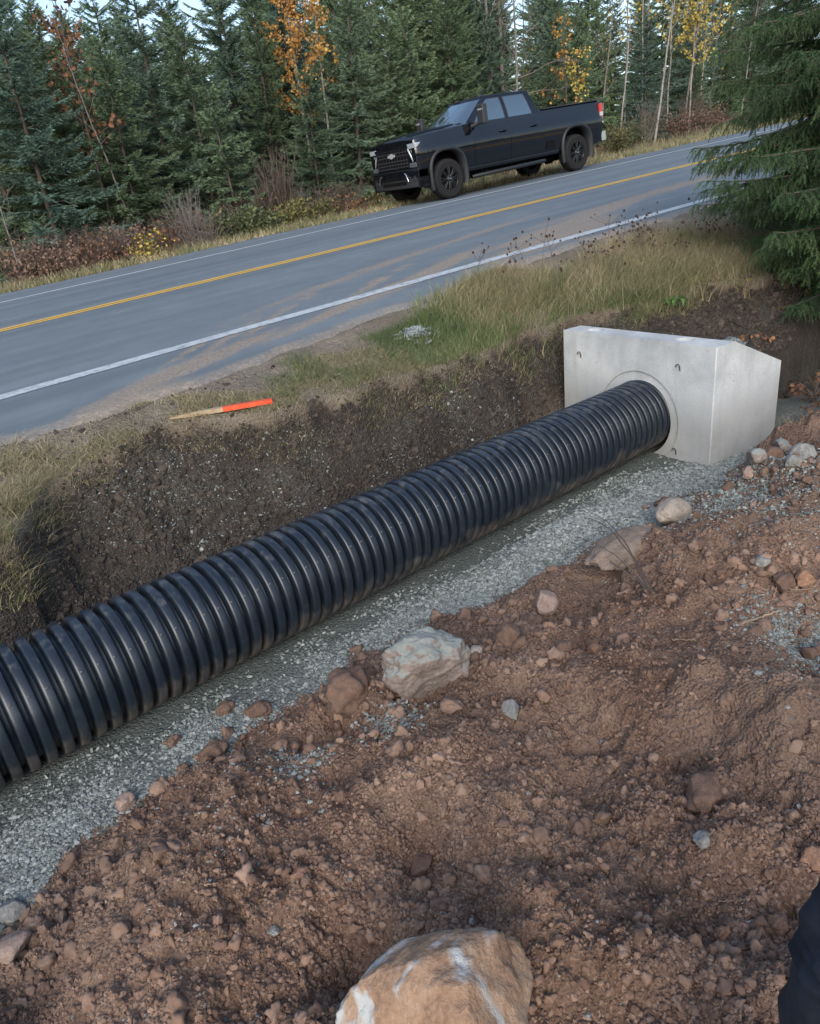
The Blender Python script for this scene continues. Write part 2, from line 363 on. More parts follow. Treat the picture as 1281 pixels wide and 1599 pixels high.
# ------------------------------------------------------------------ ground sheet
def axis(parts):
    a = []
    for x0, x1, st in parts: a.append(np.arange(x0, x1, st))
    return np.concatenate(a)
def grow(x0, x1, st, k=1.12):
    a = [x0]; s = st
    while a[-1] < x1: a.append(a[-1]+s); s *= k
    return np.array(a[1:])
xs = np.concatenate([-grow(1.2, 700, .02)[::-1], axis([(-1.2, 2.6, .0075), (2.6, 5.6, .011), (5.6, 7.4, .018)]), grow(7.39, 900, .03, 1.06)])
ys = np.concatenate([-grow(.5, 600, .03)[::-1], axis([(-.5, .35, .02), (.35, 2.7, .0075), (2.7, 3.1, .02), (3.1, 4.5, .011), (4.5, 5.3, .03)]), grow(5.3, 15.5, .3, 1.05), axis([(16.0, 19, .15)]), grow(19, 900, .25, 1.1)])
ys = np.unique(np.round(ys, 5))
X, Y = np.meshgrid(xs, ys); z, mg, mb, mt, md = land(X, Y)
def compact(x, y): return sst(.34, .08, yP(x)-.17-y+.04*fbm(x, y, 5, 3, 33))*(1-sst(.1, .35, heap(x, y)[1]))
fin = compact(X, Y)
# loose strips of gravel lying over the red soil
gp = sst(.32, .55, fbm(X, Y, 1.7, 4, 91, .6)+.12)*md
for px, py, r in ((1245, 1000, .22), (620, 1130, .10), (1180, 770, .35), (870, 860, .25), (1130, 790, .2), (470, 1180, .12), (560, 1060, .1), (300, 1150, .1), (1260, 1060, .12)):
    q, _ = hit(px, py); gp = np.maximum(gp*.55, .9*np.exp(-(((X-q[0])**2+(Y-q[1])**2)/(r*r)))*sst(-.3, .5, fbm(X, Y, 9, 4, 95)+.35))
mg2 = np.clip(mg+gp, 0, 1)
wild = sst(FAR-.2, FAR+.6, Y)
N = X.shape; idx = np.arange(X.size).reshape(N)
Fq = np.stack([idx[:-1, :-1], idx[:-1, 1:], idx[1:, 1:], idx[1:, :-1]], -1).reshape(-1, 4)
ground = mk('ground', np.stack([X, Y, z], -1).reshape(-1, 3), [Fq], MG, attrs={'grv': mg2.ravel(), 'bnk': mb.ravel(), 'top': mt.ravel(), 'wild': wild.ravel(), 'fin': fin.ravel()})
tag(ground, kind='structure')

# ------------------------------------------------------------------ road with its dirt and painted lines
rx = np.concatenate([-grow(1.0, 350, .1, 1.1)[::-1], axis([(-1, 14, .05)]), grow(14, 420, .1, 1.04)])
t = np.concatenate([np.linspace(0, .12, 14), np.linspace(.14, 1, 60)])
XX, T = np.meshgrid(rx, t); near_edge = yA(XX)+.05*n2(XX*3.1, XX*0, 70)+.03*n2(XX*11, XX*0, 71)
far_edge = 15.75+.12*n2(XX*.7, XX*0, 72)+.05*n2(XX*4, XX*0, 73)
YY = near_edge+(far_edge-near_edge)*T; ZZ = G*XX+.0
ZZ[0] -= .05; ZZ[-1] -= .08
dist = YY-near_edge
def blob(px, py, rx_, ry_, rot=0):
    d = ray(px, py); tt = -CAM[2]/(d[2]-G*d[0]); q = CAM+tt*d; dx = XX-q[0]; dy = YY-q[1]; c, s = math.cos(rot), math.sin(rot)
    return np.exp(-(((dx*c+dy*s)/rx_)**2+((-dx*s+dy*c)/ry_)**2))
dirt = .50*np.exp(-(dist/.22)**2)
for a in ((250, 590, .8, .16, .5), (330, 560, .9, .13, .5), (180, 640, .6, .25, .4), (470, 590, .5, .2, .5), (560, 530, 1.2, .35, .6), (640, 500, .9, .3, .5), (720, 460, 1.0, .3, .4),
          (680, 420, 1.6, .16, .5), (560, 470, 1.4, .12, .45), (800, 425, 1.1, .4, .3), (870, 370, 1.6, .35, .3), (900, 345, 2.2, .22, .25), (30, 700, .5, .3, .1)):
    dirt = np.maximum(dirt, .78*blob(*a))
for a in ((470, 470, 1.2, .07, .75), (420, 500, 1.1, .07, .8), (590, 440, 1.6, .08, .65), (300, 545, .7, .06, .8), (360, 525, .8, .07, .8)):
    dirt = np.maximum(dirt, .60*blob(*a))
for a in ((980, 312, 3.5, .28, .15), (1080, 285, 4.5, .30, .10), (520, 440, 2.2, .14, .45), (640, 400, 2.4, .14, .38), (760, 360, 3, .16, .3)):
    dirt = np.maximum(dirt, .52*blob(*a))
dirt = np.maximum(dirt, .45*np.exp(-((YY-far_edge)/.25)**2))
idx = np.arange(XX.size).reshape(XX.shape)
Fq = np.stack([idx[:-1, :-1], idx[:-1, 1:], idx[1:, 1:], idx[1:, :-1]], -1).reshape(-1, 4)
road = tag(mk('road', np.stack([XX, YY, ZZ], -1).reshape(-1, 3), [Fq], MR, attrs={'dirt': dirt.ravel()}), kind='structure')
def line(name, y, w, mat):
    x = np.arange(-60, 300, .25); n = len(x); e = .006*n2(x*5, x*0, 3)
    V = np.concatenate([np.stack([x, y-w/2+e, G*x+.004], -1), np.stack([x, y+w/2+e, G*x+.004], -1)])
    i = np.arange(n-1); return tag(mk(name, V, [np.stack([i, i+1, i+n+1, i+n], -1)], mat), kind='structure')
Y1, W = 5.561, 4.0755
M_white = make_paint_mat('white_road_paint', (.44, .48, .50), .3); M_white2 = make_paint_mat('thin_white_road_paint', (.52, .56, .59), .2)
M_yel = make_paint_mat('yellow_road_paint', (.60, .37, .07), .15)
line('road_edge_line', Y1, .175, M_white); line('road_edge_line', Y1+2*W, .12, M_white2)
line('road_centre_line', Y1+W-.09, .13, M_yel); line('road_centre_line', Y1+W+.09, .13, M_yel)

# ------------------------------------------------------------------ corrugated pipe
PA = np.array([-1.9, yP(-1.9), -.6645]); PB = np.array([4.10, 3.262, -.622])
pv = PB-PA; PL = np.linalg.norm(pv)
M_pipe = Mat('black_plastic', .40, .6)
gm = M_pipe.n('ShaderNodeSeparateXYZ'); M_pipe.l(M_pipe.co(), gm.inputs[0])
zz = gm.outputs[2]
low = M_pipe.ramp(M_pipe.math('ADD', M_pipe.math('MULTIPLY', zz, -2.0), M_pipe.math('MULTIPLY', M_pipe.noise(9, 5, .7), .75)), [(.52, 0.0), (.84, 1.0)])
smr = M_pipe.ramp(M_pipe.noise(6, 5, .7), [(.52, 0.0), (.72, .38)])
cp = M_pipe.mix(smr, (.010, .016, .025), (.06, .072, .085)); cp = M_pipe.mix(low, cp, (.125, .108, .092))
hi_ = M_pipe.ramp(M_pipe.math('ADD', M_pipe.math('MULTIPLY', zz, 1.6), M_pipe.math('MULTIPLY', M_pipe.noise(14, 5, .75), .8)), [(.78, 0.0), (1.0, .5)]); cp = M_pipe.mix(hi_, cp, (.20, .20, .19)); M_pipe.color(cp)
M_pipe.rough(M_pipe.math('ADD', M_pipe.math('MULTIPLY', M_pipe.noise(20, 4, .7), .22), M_pipe.math('ADD', M_pipe.math('MULTIPLY', low, .35), .27)))
M_pipe.bump(M_pipe.noise(120, 3, .6), .12, .003)
pitch = .0630; R0 = .247; prof = []
nr = int(PL/pitch)
for i in range(nr):
    a = i*pitch
    for u, r in ((0, -.038), (.008, -.040), (.0155, -.038), (.0178, -.030), (.0195, -.006), (.022, 0), (.030, .0014), (.040, .0018), (.050, .0012), (.055, -.0005), (.0575, -.006), (.0594, -.030), (.0612, -.037)): prof.append((a+u, R0+r))
PV, PF = lathe(prof, 112)
ang = math.atan2(pv[1], pv[0]); el = math.asin(pv[2]/PL)
# local y of the lathe is the pipe's axis
pipe = mk('corrugated_pipe', PV, [PF], M_pipe.m)
pipe.location = PA; pipe.rotation_euler = (el, 0, ang-PI/2)
tag(pipe, 'long black corrugated plastic pipe lying in the gravel trench', 'pipe')
# mould marks: one small nub on each rib
mb_ = MB()
for i in range(nr):
    for an_ in (PI-.10, PI*1.5+.1, .6):
        p = np.array([-math.cos(an_)*-1*R0, i*pitch+.036, math.sin(an_)*R0]); 
        mb_.box((math.cos(an_)*(R0+.002), i*pitch+.036, math.sin(an_)*(R0+.002)), (.005, .010, .007))
nubs = mb_.build('mould_mark', simple('worn_plastic', (.10, .105, .11), .6), pipe); nubs['kind'] = 'stuff'

# ------------------------------------------------------------------ precast concrete headwall
M_conc = Mat('precast_concrete', .85, .25)
pits = M_conc.math('MAXIMUM', M_conc.ramp(M_conc.vor(26), [(.07, 0.0), (.12, 1.0)]), M_conc.ramp(M_conc.noise(3, 3), [(.50, 1.0), (.56, 0.0)])); cl = M_conc.noise(3.2, 6, .65); fn = M_conc.noise(110, 4, .7)
cc = M_conc.ramp(M_conc.math('ADD', M_conc.math('MULTIPLY', cl, .65), M_conc.math('MULTIPLY', fn, .35)), [(.36, (.31, .335, .345)), (.5, (.44, .465, .475)), (.62, (.55, .57, .575))])
mpv = M_conc.n('ShaderNodeMapping'); M_conc.l(M_conc.co(), mpv.inputs[0]); mpv.inputs['Scale'].default_value = (9, 9, 1.2)
cc = M_conc.mix(M_conc.ramp(M_conc.noise(1, 4, .6, mpv.outputs[0]), [(.5, 0.0), (.75, .45)]), cc, (.30, .31, .30))
cc = M_conc.mix(pits, (.20, .20, .19), cc)
gz = M_conc.n('ShaderNodeSeparateXYZ'); M_conc.l(M_conc.co(), gz.inputs[0])
splash = M_conc.ramp(M_conc.math('ADD', M_conc.math('MULTIPLY', gz.outputs[2], -1.6), M_conc.math('MULTIPLY', cl, .9)), [(.28, 0.0), (.62, .55)])
cc = M_conc.mix(splash, cc, (.27, .265, .25)); M_conc.color(cc); M_conc.bump(M_conc.math('ADD', fn, M_conc.math('MULTIPLY', pits, .6)), .35, .006)
hx0, hy0, hy1, ztop, zbot = 4.024, 2.672, 3.985, -.085, -1.10
hc = np.array([hx0, (hy0+hy1)/2, -.5]); HW = empty('headwall', hc)
tag(HW, 'pale grey precast concrete headwall holding the end of the black pipe', 'headwall')
def boolean(o, cut, op='DIFFERENCE'):
    b_ = bmesh.new(); b_.from_mesh(cut.data); bmesh.ops.remove_doubles(b_, verts=b_.verts, dist=.0003); bmesh.ops.recalc_face_normals(b_, faces=b_.faces); b_.to_mesh(cut.data); b_.free()
    md_ = o.modifiers.new('b', 'BOOLEAN'); md_.operation = op; md_.object = cut; md_.solver = 'EXACT'
    dg = bpy.context.evaluated_depsgraph_get(); me = bpy.data.meshes.new_from_object(o.evaluated_get(dg)); o.modifiers.clear(); old = o.data; o.data = me
    me.name = old.name
    bpy.data.objects.remove(cut)
def bev(o, w, seg=2, ang=40):
    md_ = o.modifiers.new('bv', 'BEVEL'); md_.width = w; md_.segments = seg; md_.limit_method = 'ANGLE'; md_.angle_limit = math.radians(ang)
    dg = bpy.context.evaluated_depsgraph_get(); me = bpy.data.meshes.new_from_object(o.evaluated_get(dg)); o.modifiers.clear(); o.data = me
def prism(name, poly, z0, z1, mat, parent=None, top=None):
    """poly in xy, extruded in z; top: function giving z of the top for each xy"""
    n = len(poly); V = [(x, y, z0) for x, y in poly]+[(x, y, z1 if top is None else top(x, y)) for x, y in poly]
    bm = bmesh.new(); vs = [bm.verts.new(v) for v in V]
    bm.faces.new(vs[:n][::-1]); bm.faces.new(vs[n:])
    for i in range(n): bm.faces.new((vs[i], vs[(i+1) % n], vs[n+(i+1) % n], vs[n+i]))
    bmesh.ops.recalc_face_normals(bm, faces=bm.faces); me = bpy.data.meshes.new(name); bm.to_mesh(me); bm.free()
    me.materials.append(mat); o = bpy.data.objects.new(name, me); COL.objects.link(o); o.parent = parent; return o
ch = .006
w0, w1 = hy0-hc[1], hy1-hc[1]
zt_ = ztop-hc[2]; zb_ = zbot-hc[2]
slab = prism('wall_slab', [(ch, w0), (.19, w0), (.19, w1), (ch*.5, w1), (0, w1-ch*.5), (0, w0+ch*1.1)], zb_, zt_, M_conc.m, HW)
for y0, y1 in ((w0, w0+.14), (w1-.14, w1)):
    tz = lambda x, y: zt_-max(0, (x-.19))/.55*.235
    bpy.context.view_layer.update(); wg = prism('cut', [(.12, y0), (.19, y0), (.74, y0), (.74, y1), (.19, y1), (.12, y1)], zb_+.001, 0, M_conc.m, None, top=lambda x, y: zt_-.0006-max(0, (x-.19))/.55*.235)
    bmx = bmesh.new(); bmx.from_mesh(wg.data); bmesh.ops.triangulate(bmx, faces=bmx.faces); bmx.to_mesh(wg.data); bmx.free()
    wg.location = hc; bpy.context.view_layer.update(); boolean(slab, wg, 'UNION')
bpy.context.view_layer.update(); bev(slab, .014, 3, 32)
hole_c = (3.268-hc[1], -.652-hc[2])
cv_, cf_ = lathe([(-.3, .0001), (-.3, .272), (.5, .272), (.5, .0001)], 64); cut = mk('cut', np.stack([cv_[:, 1], cv_[:, 0]+hole_c[0], cv_[:, 2]+hole_c[1]], 1), [cf_], M_conc.m, smooth=False)
cut.location = hc; bpy.context.view_layer.update(); boolean(slab, cut)
cv_, cf_ = lathe([(-.3, .0001), (-.3, .35), (.012, .342), (.012, .0001)], 72); cut = mk('cut', np.stack([cv_[:, 1], cv_[:, 0]+hole_c[0], cv_[:, 2]+hole_c[1]], 1), [cf_], M_conc.m, smooth=False)
cut.location = hc; bpy.context.view_layer.update(); boolean(slab, cut)
for yy in (2.98, 3.76):      # lifting pockets cast in the top
    cv_, cf_ = lathe([(-.05, .0001), (-.05, .044), (.1, .062), (.1, .0001)], 32)
    cut = mk('cut', np.stack([cv_[:, 0]+.105, -cv_[:, 2]*1.35+yy-hc[1], cv_[:, 1]+zt_], 1), [cf_], M_conc.m, smooth=False); cut.location = hc; bpy.context.view_layer.update(); boolean(slab, cut)
for p in slab.data.polygons: p.use_smooth = False
M_steel = simple('rusty_steel', (.10, .085, .075), .55, .5, .7, .3)
for py, pz in ((3.80, -.245), (2.93, -.235), (2.93, -.82)):
    m_ = MB(); s = np.linspace(0, PI*1.15, 9)
    P_ = [(-.004, 0, -.03), (-.010, 0, 0)]+[(-.012, .014-.014*math.cos(a), .014*math.sin(a)) for a in s]
    m_.tube(P_, .0032, 6); o = m_.build('lifting_hook', M_steel, HW); o.location = (0, py-hc[1], pz-hc[2])
# rubble filling between the wing walls: a bed with loose stones
gx_, gy_ = np.meshgrid(np.linspace(4.218, 4.80, 40), np.linspace(hy0+.142, hy1-.142, 60))
gz_ = ztop-.235*(gx_-4.214)/.55-.05+.02*fbm(gx_, gy_, 9, 3, 5)+.13*np.exp(-((gx_-4.62)/.13)**2)*sst(3.5, 2.9, gy_)
idx = np.arange(gx_.size).reshape(gx_.shape); Fq = np.stack([idx[:-1, :-1], idx[1:, :-1], idx[1:, 1:], idx[:-1, 1:]], -1).reshape(-1, 4)
tag(mk('stone_fill', np.stack([gx_, gy_, gz_], -1).reshape(-1, 3), [Fq], MG, attrs={'grv': np.ones(gx_.size), 'bnk': np.zeros(gx_.size), 'top': np.zeros(gx_.size), 'wild': np.zeros(gx_.size)}), kind='stuff', label='bed of crushed stone filling the back of the concrete headwall', cat='gravel')

# ------------------------------------------------------------------ loose stuff: gravel, clods, chips
def angular(n=6):
    out = []
    for _ in range(n):
        V, F = ico(1); V = V*rng.uniform(.75, 1.1, (len(V), 1)); c = rng.normal(size=(5, 3)); c /= np.linalg.norm(c, axis=1)[:, None]
        for k in c:
            d = V@k; lim = rng.uniform(.35, .7); V = V-np.maximum(d-lim, 0)[:, None]*k
        out.append((V, F))
    return out
def lumps(n=6, sub=1, a=.35):
    out = []
    for i in range(n):
        V, F = ico(sub); V = V*(1+a*n3(V*1.3+i*9, i)+a*.5*n3(V*3.1+i*5, i+3))[:, None]; out.append((V, F))
    return out
CH = []
for k_ in range(5):
    V, F = ico(0) if False else (np.array([(-1, -.6, 0), (.1, -.9, .1), (1, -.2, 0), (.5, .8, -.05), (-.7, .6, .05), (-.2, -.1, .55), (.3, .1, -.5)], float)*rng.uniform(.7, 1.2, (7, 3)), np.array([(0, 1, 5), (1, 2, 5), (2, 3, 5), (3, 4, 5), (4, 0, 5), (1, 0, 6), (2, 1, 6), (3, 2, 6), (4, 3, 6), (0, 4, 6)])); CH.append((V, F))
def view_pts(n, x0, x1, y0, y1, accept, nearbias=True):
    out = []
    tot = 0
    while tot < n:
        x = rng.uniform(x0, x1, n*3); y = rng.uniform(y0, y1, n*3)
        if nearbias:
            d2 = x*x+y*y+1; k = rng.random(len(x)) < np.clip(2.2/d2, 0, 1); x, y = x[k], y[k]
        zz, a, b, c, d = land(x, y); m = rng.random(len(x)) < accept(x, y, a, b, c, d)
        # keep what falls near the picture
        out.append(np.stack([x, y, zz], 1)[m]); tot += m.sum()
        if len(out) > 60: break
    return np.concatenate(out)[:n]
def flat_rot(n, tilt=.5):
    a = rng.uniform(0, 2*PI, n); R = np.zeros((n, 3, 3)); R[:, 0, 0] = np.cos(a); R[:, 0, 1] = -np.sin(a); R[:, 1, 0] = np.sin(a); R[:, 1, 1] = np.cos(a); R[:, 2, 2] = 1
    t1 = rng.normal(0, tilt, n); T = np.zeros((n, 3, 3)); T[:, 0, 0] = 1; T[:, 1, 1] = np.cos(t1); T[:, 1, 2] = -np.sin(t1); T[:, 2, 1] = np.sin(t1); T[:, 2, 2] = np.cos(t1)
    return R@T
def sizes(n, lo, hi, p=2.2, anis=.35):
    s = lo*(1-rng.random(n)*(1-(lo/hi)**p))**(-1/p); return s[:, None]*rng.uniform(1-anis, 1+anis, (n, 3))
# gravel beside the pipe
def acc_g(x, y, a, b, c, d):
    pt = sst(-.35, .25, fbm(x, y, 3.1, 3, 120)+.6*sst(1.8, 3.2, x)-.25+.5*sst(.3, .0, y-yG(x)))
    return a*(.15+.85*pt)*(1-.85*compact(x, y))*np.where((y-yP(x) > -.16) & (y < yP(x)+.16), 0, 1)
P_ = view_pts(42000, -.9, 4.9, 1.8, 3.7, acc_g, False); n = len(P_); S_ = sizes(n, .0042, .0125, 2.0); S_ *= (1+.10*P_[:, :1]); P_[:, 2] += .002
tag(scatter('crushed_gravel', CH, P_, S_, M_grav, flat_rot(n, .6)), 'loose grey green crushed stone along the foot of the pipe', 'gravel', kind='stuff')
P_ = view_pts(4200, -.9, 5.0, 2.9, 4.1, lambda x, y, a, b, c, d: b*(.05+sst(.05, .5, fbm(x, y, 2.6, 3, 130))), False); n = len(P_)
tag(scatter('bank_stones', CH, P_, sizes(n, .003, .014, 2.4), M_grav, flat_rot(n, .9)), 'small pale stones stuck in the dark cut bank behind the pipe', 'gravel', kind='stuff')
P_ = view_pts(3200, -.9, 5.5, .2, 2.7, lambda x, y, a, b, c, d: d*(.07+sst(.1, .5, fbm(x, y, 1.9, 3, 140))), True); n = len(P_)
tag(scatter('stone_chips', CH, P_, sizes(n, .0035, .012, 2.3), M_grav, flat_rot(n, .7)), 'pale stone chips scattered over the red soil mound', 'gravel', kind='stuff')
gpts = []
for px, py, r, n_ in ((1245, 1000, .10, 2600), (1180, 770, .22, 4500), (890, 850, .12, 1500), (1130, 790, .10, 1400), (620, 1125, .06, 500), (300, 1150, .07, 500), (470, 1180, .06, 350)):
    q, _ = hit(px, py); xy = q[:2]+rng.normal(0, r, (n_, 2)); zz = H(xy[:, 0], xy[:, 1]); gpts.append(np.column_stack([xy, zz+.002]))
P_ = np.concatenate(gpts); P_ = P_[(P_[:, 0] < 4.0) | (P_[:, 1] < 2.62)]; n = len(P_)
tag(scatter('gravel_spill', CH, P_, sizes(n, .004, .012, 2), M_grav, flat_rot(n, .7)), 'grey crushed stone spilled in patches on the red soil', 'gravel', kind='stuff')
# crumbled soil
def acc_c(x, y, a, b, c, d): return d*(.30+.70*sst(-.2, .45, fbm(x, y, 2.3, 3, 150)))
P_ = view_pts(120000, -.8, 4.2, .25, 2.6, acc_c); n = len(P_); S_ = sizes(n, .0026, .0095, 1.7, .45)
tag(scatter('soil_crumbs', lumps(6, 1, .42) if False else [(v*(1+.28*rng.normal(size=(len(v), 1))), f) for v, f in [ (lambda q: q)(ico(1)) for _ in range(1)]*1]+angular(4), P_, S_, M_clod, smooth=False), 'fine crumbs of red brown soil covering the mound', 'soil', kind='stuff')
P_ = view_pts(9000, -.8, 5.5, .25, 2.65, acc_c); n = len(P_); LV_ = []
for i in range(9):
    V, F = ico(3); c = rng.normal(size=(4, 3)); c /= np.linalg.norm(c, axis=1)[:, None]
    for k in c: V = V-np.maximum(V@k-rng.uniform(.4, .8), 0)[:, None]*k*.8
    LV_.append((V*(1+.45*n3(V*1.5+i*9, i)+.26*n3(V*3.7+i*5, i+3)+.16*n3(V*8.5, i+5))[:, None], F))
tag(scatter('soil_clods', LV_, P_, sizes(n, .005, .019, 2.2, .4), M_clod, smooth=True), 'lumpy clods of red brown soil on the mound', 'soil', kind='stuff')
P_ = view_pts(330, -.6, 5.0, 1.0, 2.55, lambda x, y, a, b, c, d: d*(.2+.8*sst(-.1, .4, fbm(x, y, 2.0, 3, 160)))); n = len(P_)
ex_ = []
for px, py, rr_, n_ in ((790, 975, .10, 34), (860, 985, .08, 16), (1235, 735, .13, 30), (1215, 905, .12, 26), (1180, 960, .12, 16), (330, 1165, .09, 22), (560, 1090, .07, 14), (760, 1010, .08, 18), (60, 1460, .08, 14)):
    q, _ = hit(px, py); xy = q[:2]+rng.normal(0, rr_, (n_, 2)); ex_.append(np.column_stack([xy, H(xy[:, 0], xy[:, 1])+.004]))
ex_ = np.concatenate(ex_); ex_ = ex_[(ex_[:, 1] < yG(ex_[:, 0])+.06)]; P_ = np.concatenate([P_, ex_]); n = len(P_)
tag(scatter('soil_lumps', LV_, P_, sizes(n, .014, .034, 1.8, .35), M_clod, smooth=True), 'fist sized lumps of red brown earth on the mound', 'soil', kind='stuff')
P_ = view_pts(16000, -.9, 7.4, 2.6, 4.3, lambda x, y, a, b, c, d: b*.8+c*.03, False); n = len(P_)
M_dclod = rnd_mat('dark_soil_clod', [(.2, (.028, .024, .021)), (.5, (.052, .044, .038)), (.85, (.10, .082, .066))], ns=35)
tag(scatter('dark_soil_clods', LV_[:5] if False else lumps(6, 2, .6), P_, sizes(n, .004, .022, 2.2)*(1+.5*sst(4.5, 6, P_[:, :1])), M_dclod, smooth=False), 'dark crumbled soil on the cut bank', 'soil', kind='stuff')

# ------------------------------------------------------------------ single rocks
def rock_mat(name, c0, c1, c2, dust=None, scale=9, patch=None):
    m = Mat(name, .85, .25); f = m.math('ADD', m.math('MULTIPLY', m.noise(scale, 5, .65), .6), m.math('MULTIPLY', m.noise(scale*9, 3, .7), .4))
    c = m.ramp(f, [(.36, c0), (.5, c1), (.64, c2)])
    if patch:
        c = m.mix(m.ramp(m.noise(scale*.55, 4, .6, dist=.6), [(.50, 0.0), (.57, 1.0)]), c, patch)
    if dust:
        g_ = m.n('ShaderNodeNewGeometry'); sp = m.n('ShaderNodeSeparateXYZ'); m.l(g_.outputs['Normal'], sp.inputs[0])
        k = m.ramp(m.math('ADD', m.math('MULTIPLY', sp.outputs[2], .8), m.math('MULTIPLY', m.noise(scale*2.5, 4, .7), .5)), [(.62, 0.0), (.85, 1.0)])
        c = m.mix(k, c, dust)
    m.color(c); m.bump(f, 1.0, .012); return m.m
RM = {
 'grey': rock_mat('grey_rock', (.12, .12, .115), (.20, .20, .19), (.30, .30, .285)),
 'dusty': rock_mat('dusty_rock', (.12, .092, .078), (.19, .155, .135), (.27, .23, .205), dust=(.22, .235, .215)),
 'brown': rock_mat('brown_rock', (.090, .058, .043), (.155, .098, .072), (.22, .148, .11), scale=22),
 'earth': rock_mat('earth_coated_rock', (.14, .105, .082), (.205, .160, .128), (.27, .215, .175), scale=16),
 'pale': rock_mat('pale_rock', (.24, .195, .155), (.34, .29, .24), (.42, .37, .31)),
 'pink': rock_mat('pinkish_rock', (.19, .13, .105), (.27, .20, .165), (.35, .27, .225)),
 'orange': rock_mat('orange_rock', (.17, .095, .062), (.25, .145, .095), (.31, .20, .135)),
 'sand': rock_mat('mottled_sandstone', (.19, .115, .075), (.29, .19, .125), (.36, .26, .185), patch=(.40, .41, .40), scale=10),
}
def rock(px, py, wpx, mat, label, name='rock', h=.7, dep=.9, rot=0, sink=.3, cuts=7, seed=0, sub=4, rough=.10, tilt=0.0, pos=None):
    if pos is None:
        q, t_ = hit(px, py, True); d = ray(px, py); w = wpx*t_*float(d@Fw)/f_
    else: q, w = np.array(pos), wpx
    V, F = ico(sub); lr = np.random.default_rng(seed+int(px)*7+int(py))
    c = lr.normal(size=(cuts, 3)); c /= np.linalg.norm(c, axis=1)[:, None]
    for k in c:
        dd = V@k; lim = lr.uniform(.55, .85); V = V-np.maximum(dd-lim, 0)[:, None]*k*.93
    V = V*(1+rough*n3(V*2.2+seed, seed+1)+rough*.5*n3(V*5+seed, seed+2)+rough*.22*n3(V*13, seed+3)+rough*.1*n3(V*29, seed+3))[:, None]
    V = V*np.array([.5*w, .5*w*dep, .5*w*h])
    ct, st_ = math.cos(tilt), math.sin(tilt); V = np.stack([V[:, 0]*ct-V[:, 2]*st_, V[:, 1], V[:, 0]*st_+V[:, 2]*ct], 1)
    o = mk(name, V, [F], RM[mat], attrs={'rnd': np.full(len(V), .5)})
    o.location = (q[0], q[1], q[2]+.5*w*h*(1-sink*2)); o.rotation_euler = (0, 0, rot)
    tag(o, label, 'rock'); return o
rock(668, 1062, 132, 'dusty', 'big rounded boulder dusted with grey gravel beside the gravel trench', h=.80, dep=.85, sink=.2, cuts=1, rot=-.5, sub=6, rough=.13)
rock(540, 1092, 88, 'brown', 'crumbly brown lump of earth left of the gravel dusted boulder', 'clod', h=.72, sink=.22, cuts=5, rough=.22, rot=.3)
rock(853, 950, 44, 'pink', 'squarish reddish stone standing above the loose gravel edge', h=1.0, sink=.18, cuts=8, rough=.05, rot=.5)
rock(792, 1000, 46, 'brown', 'brown stone just left below the squarish reddish stone', h=.9, sink=.28)
rock(742, 1024, 34, 'pale', 'small pale rounded stone right of the gravel dusted boulder', h=.7, sink=.2)
rock(800, 1108, 38, 'grey', 'angular light grey stone standing alone on the red soil', h=1.0, sink=.22, cuts=9, rough=.04, rot=.4)
rock(1052, 812, 92, 'pale', 'long pale smooth boulder below the headwall corner', h=.50, dep=.55, rot=.30, sink=.22, cuts=3, tilt=-.25, sub=5, rough=.06)
rock(972, 866, 150, 'earth', 'large smooth earth coated boulder half buried in the gravel edge', h=.30, dep=.48, rot=.12, sink=.32, cuts=2, sub=6, rough=.10)
rock(1034, 792, 30, 'brown', 'dark brown stone touching the long pale boulder', h=.75, sink=.2)
rock(1252, 722, 44, 'grey', 'grey stone topmost of the rocks by the headwall side', h=.8, sink=.2)
rock(1206, 722, 34, 'brown', 'brownish stone in the pile next to the headwall side', h=.8, sink=.2)
rock(1180, 728, 38, 'dusty', 'dusty stone leftmost in the pile next to the headwall side', h=.9, sink=.2)
rock(1168, 745, 26, 'pink', 'little reddish stone at the foot of the pile by the headwall', h=.8, sink=.2)
rock(1236, 740, 30, 'grey', 'small grey stone below the topmost grey stone by the headwall', h=.8, sink=.2)
rock(1222, 700, 30, 'dusty', 'dusty stone against the back corner of the headwall', h=.8, sink=.2)
rock(355, 1112, 34, 'brown', 'small dark brown clod left on the gravel below the pipe', 'clod', h=.6, sink=.2, rough=.2)
rock(408, 1112, 46, 'brown', 'flat dark brown clod at the gravel edge below the pipe', 'clod', h=.45, sink=.25, rough=.22)
rock(338, 1182, 48, 'brown', 'reddish clod at the top of the soil mound near the gravel', 'clod', h=.7, sink=.25, rough=.22)
rock(200, 1262, 30, 'pink', 'upright pinkish stone at the left edge of the soil mound', h=1.2, sink=.2)
rock(22, 1428, 48, 'grey', 'grey cobble in the lower left beside the gravel', h=.7, sink=.25)
rock(22, 1492, 62, 'pink', 'pale pink broken stone at the left border', h=.7, sink=.25, cuts=9)
rock(1098, 1246, 78, 'brown', 'wide brown clod embedded in the red soil on the right', 'clod', h=.55, sink=.25, rough=.12, rot=.2)
rock(1096, 1312, 30, 'grey', 'dull grey pebble below the wide brown clod', h=.8, sink=.2)
rock(1270, 1352, 40, 'orange', 'rusty orange clod at the right border above the dark trousers', 'clod', h=.9, sink=.2, rough=.2)
rock(1218, 1432, 42, 'brown', 'brown clod just above the dark trousers', 'clod', h=.8, sink=.2, rough=.2)
rock(1130, 1455, 26, 'orange', 'small orange brown clod left of the dark trousers', 'clod', h=.8, sink=.2, rough=.2)
rock(1222, 915, 40, 'brown', 'rounded brown clod beside the thin roots on the right', 'clod', h=.7, sink=.2, rough=.2)
rock(1256, 905, 36, 'orange', 'orange brown clod tangled with roots at the right border', 'clod', h=.8, sink=.2, rough=.2)
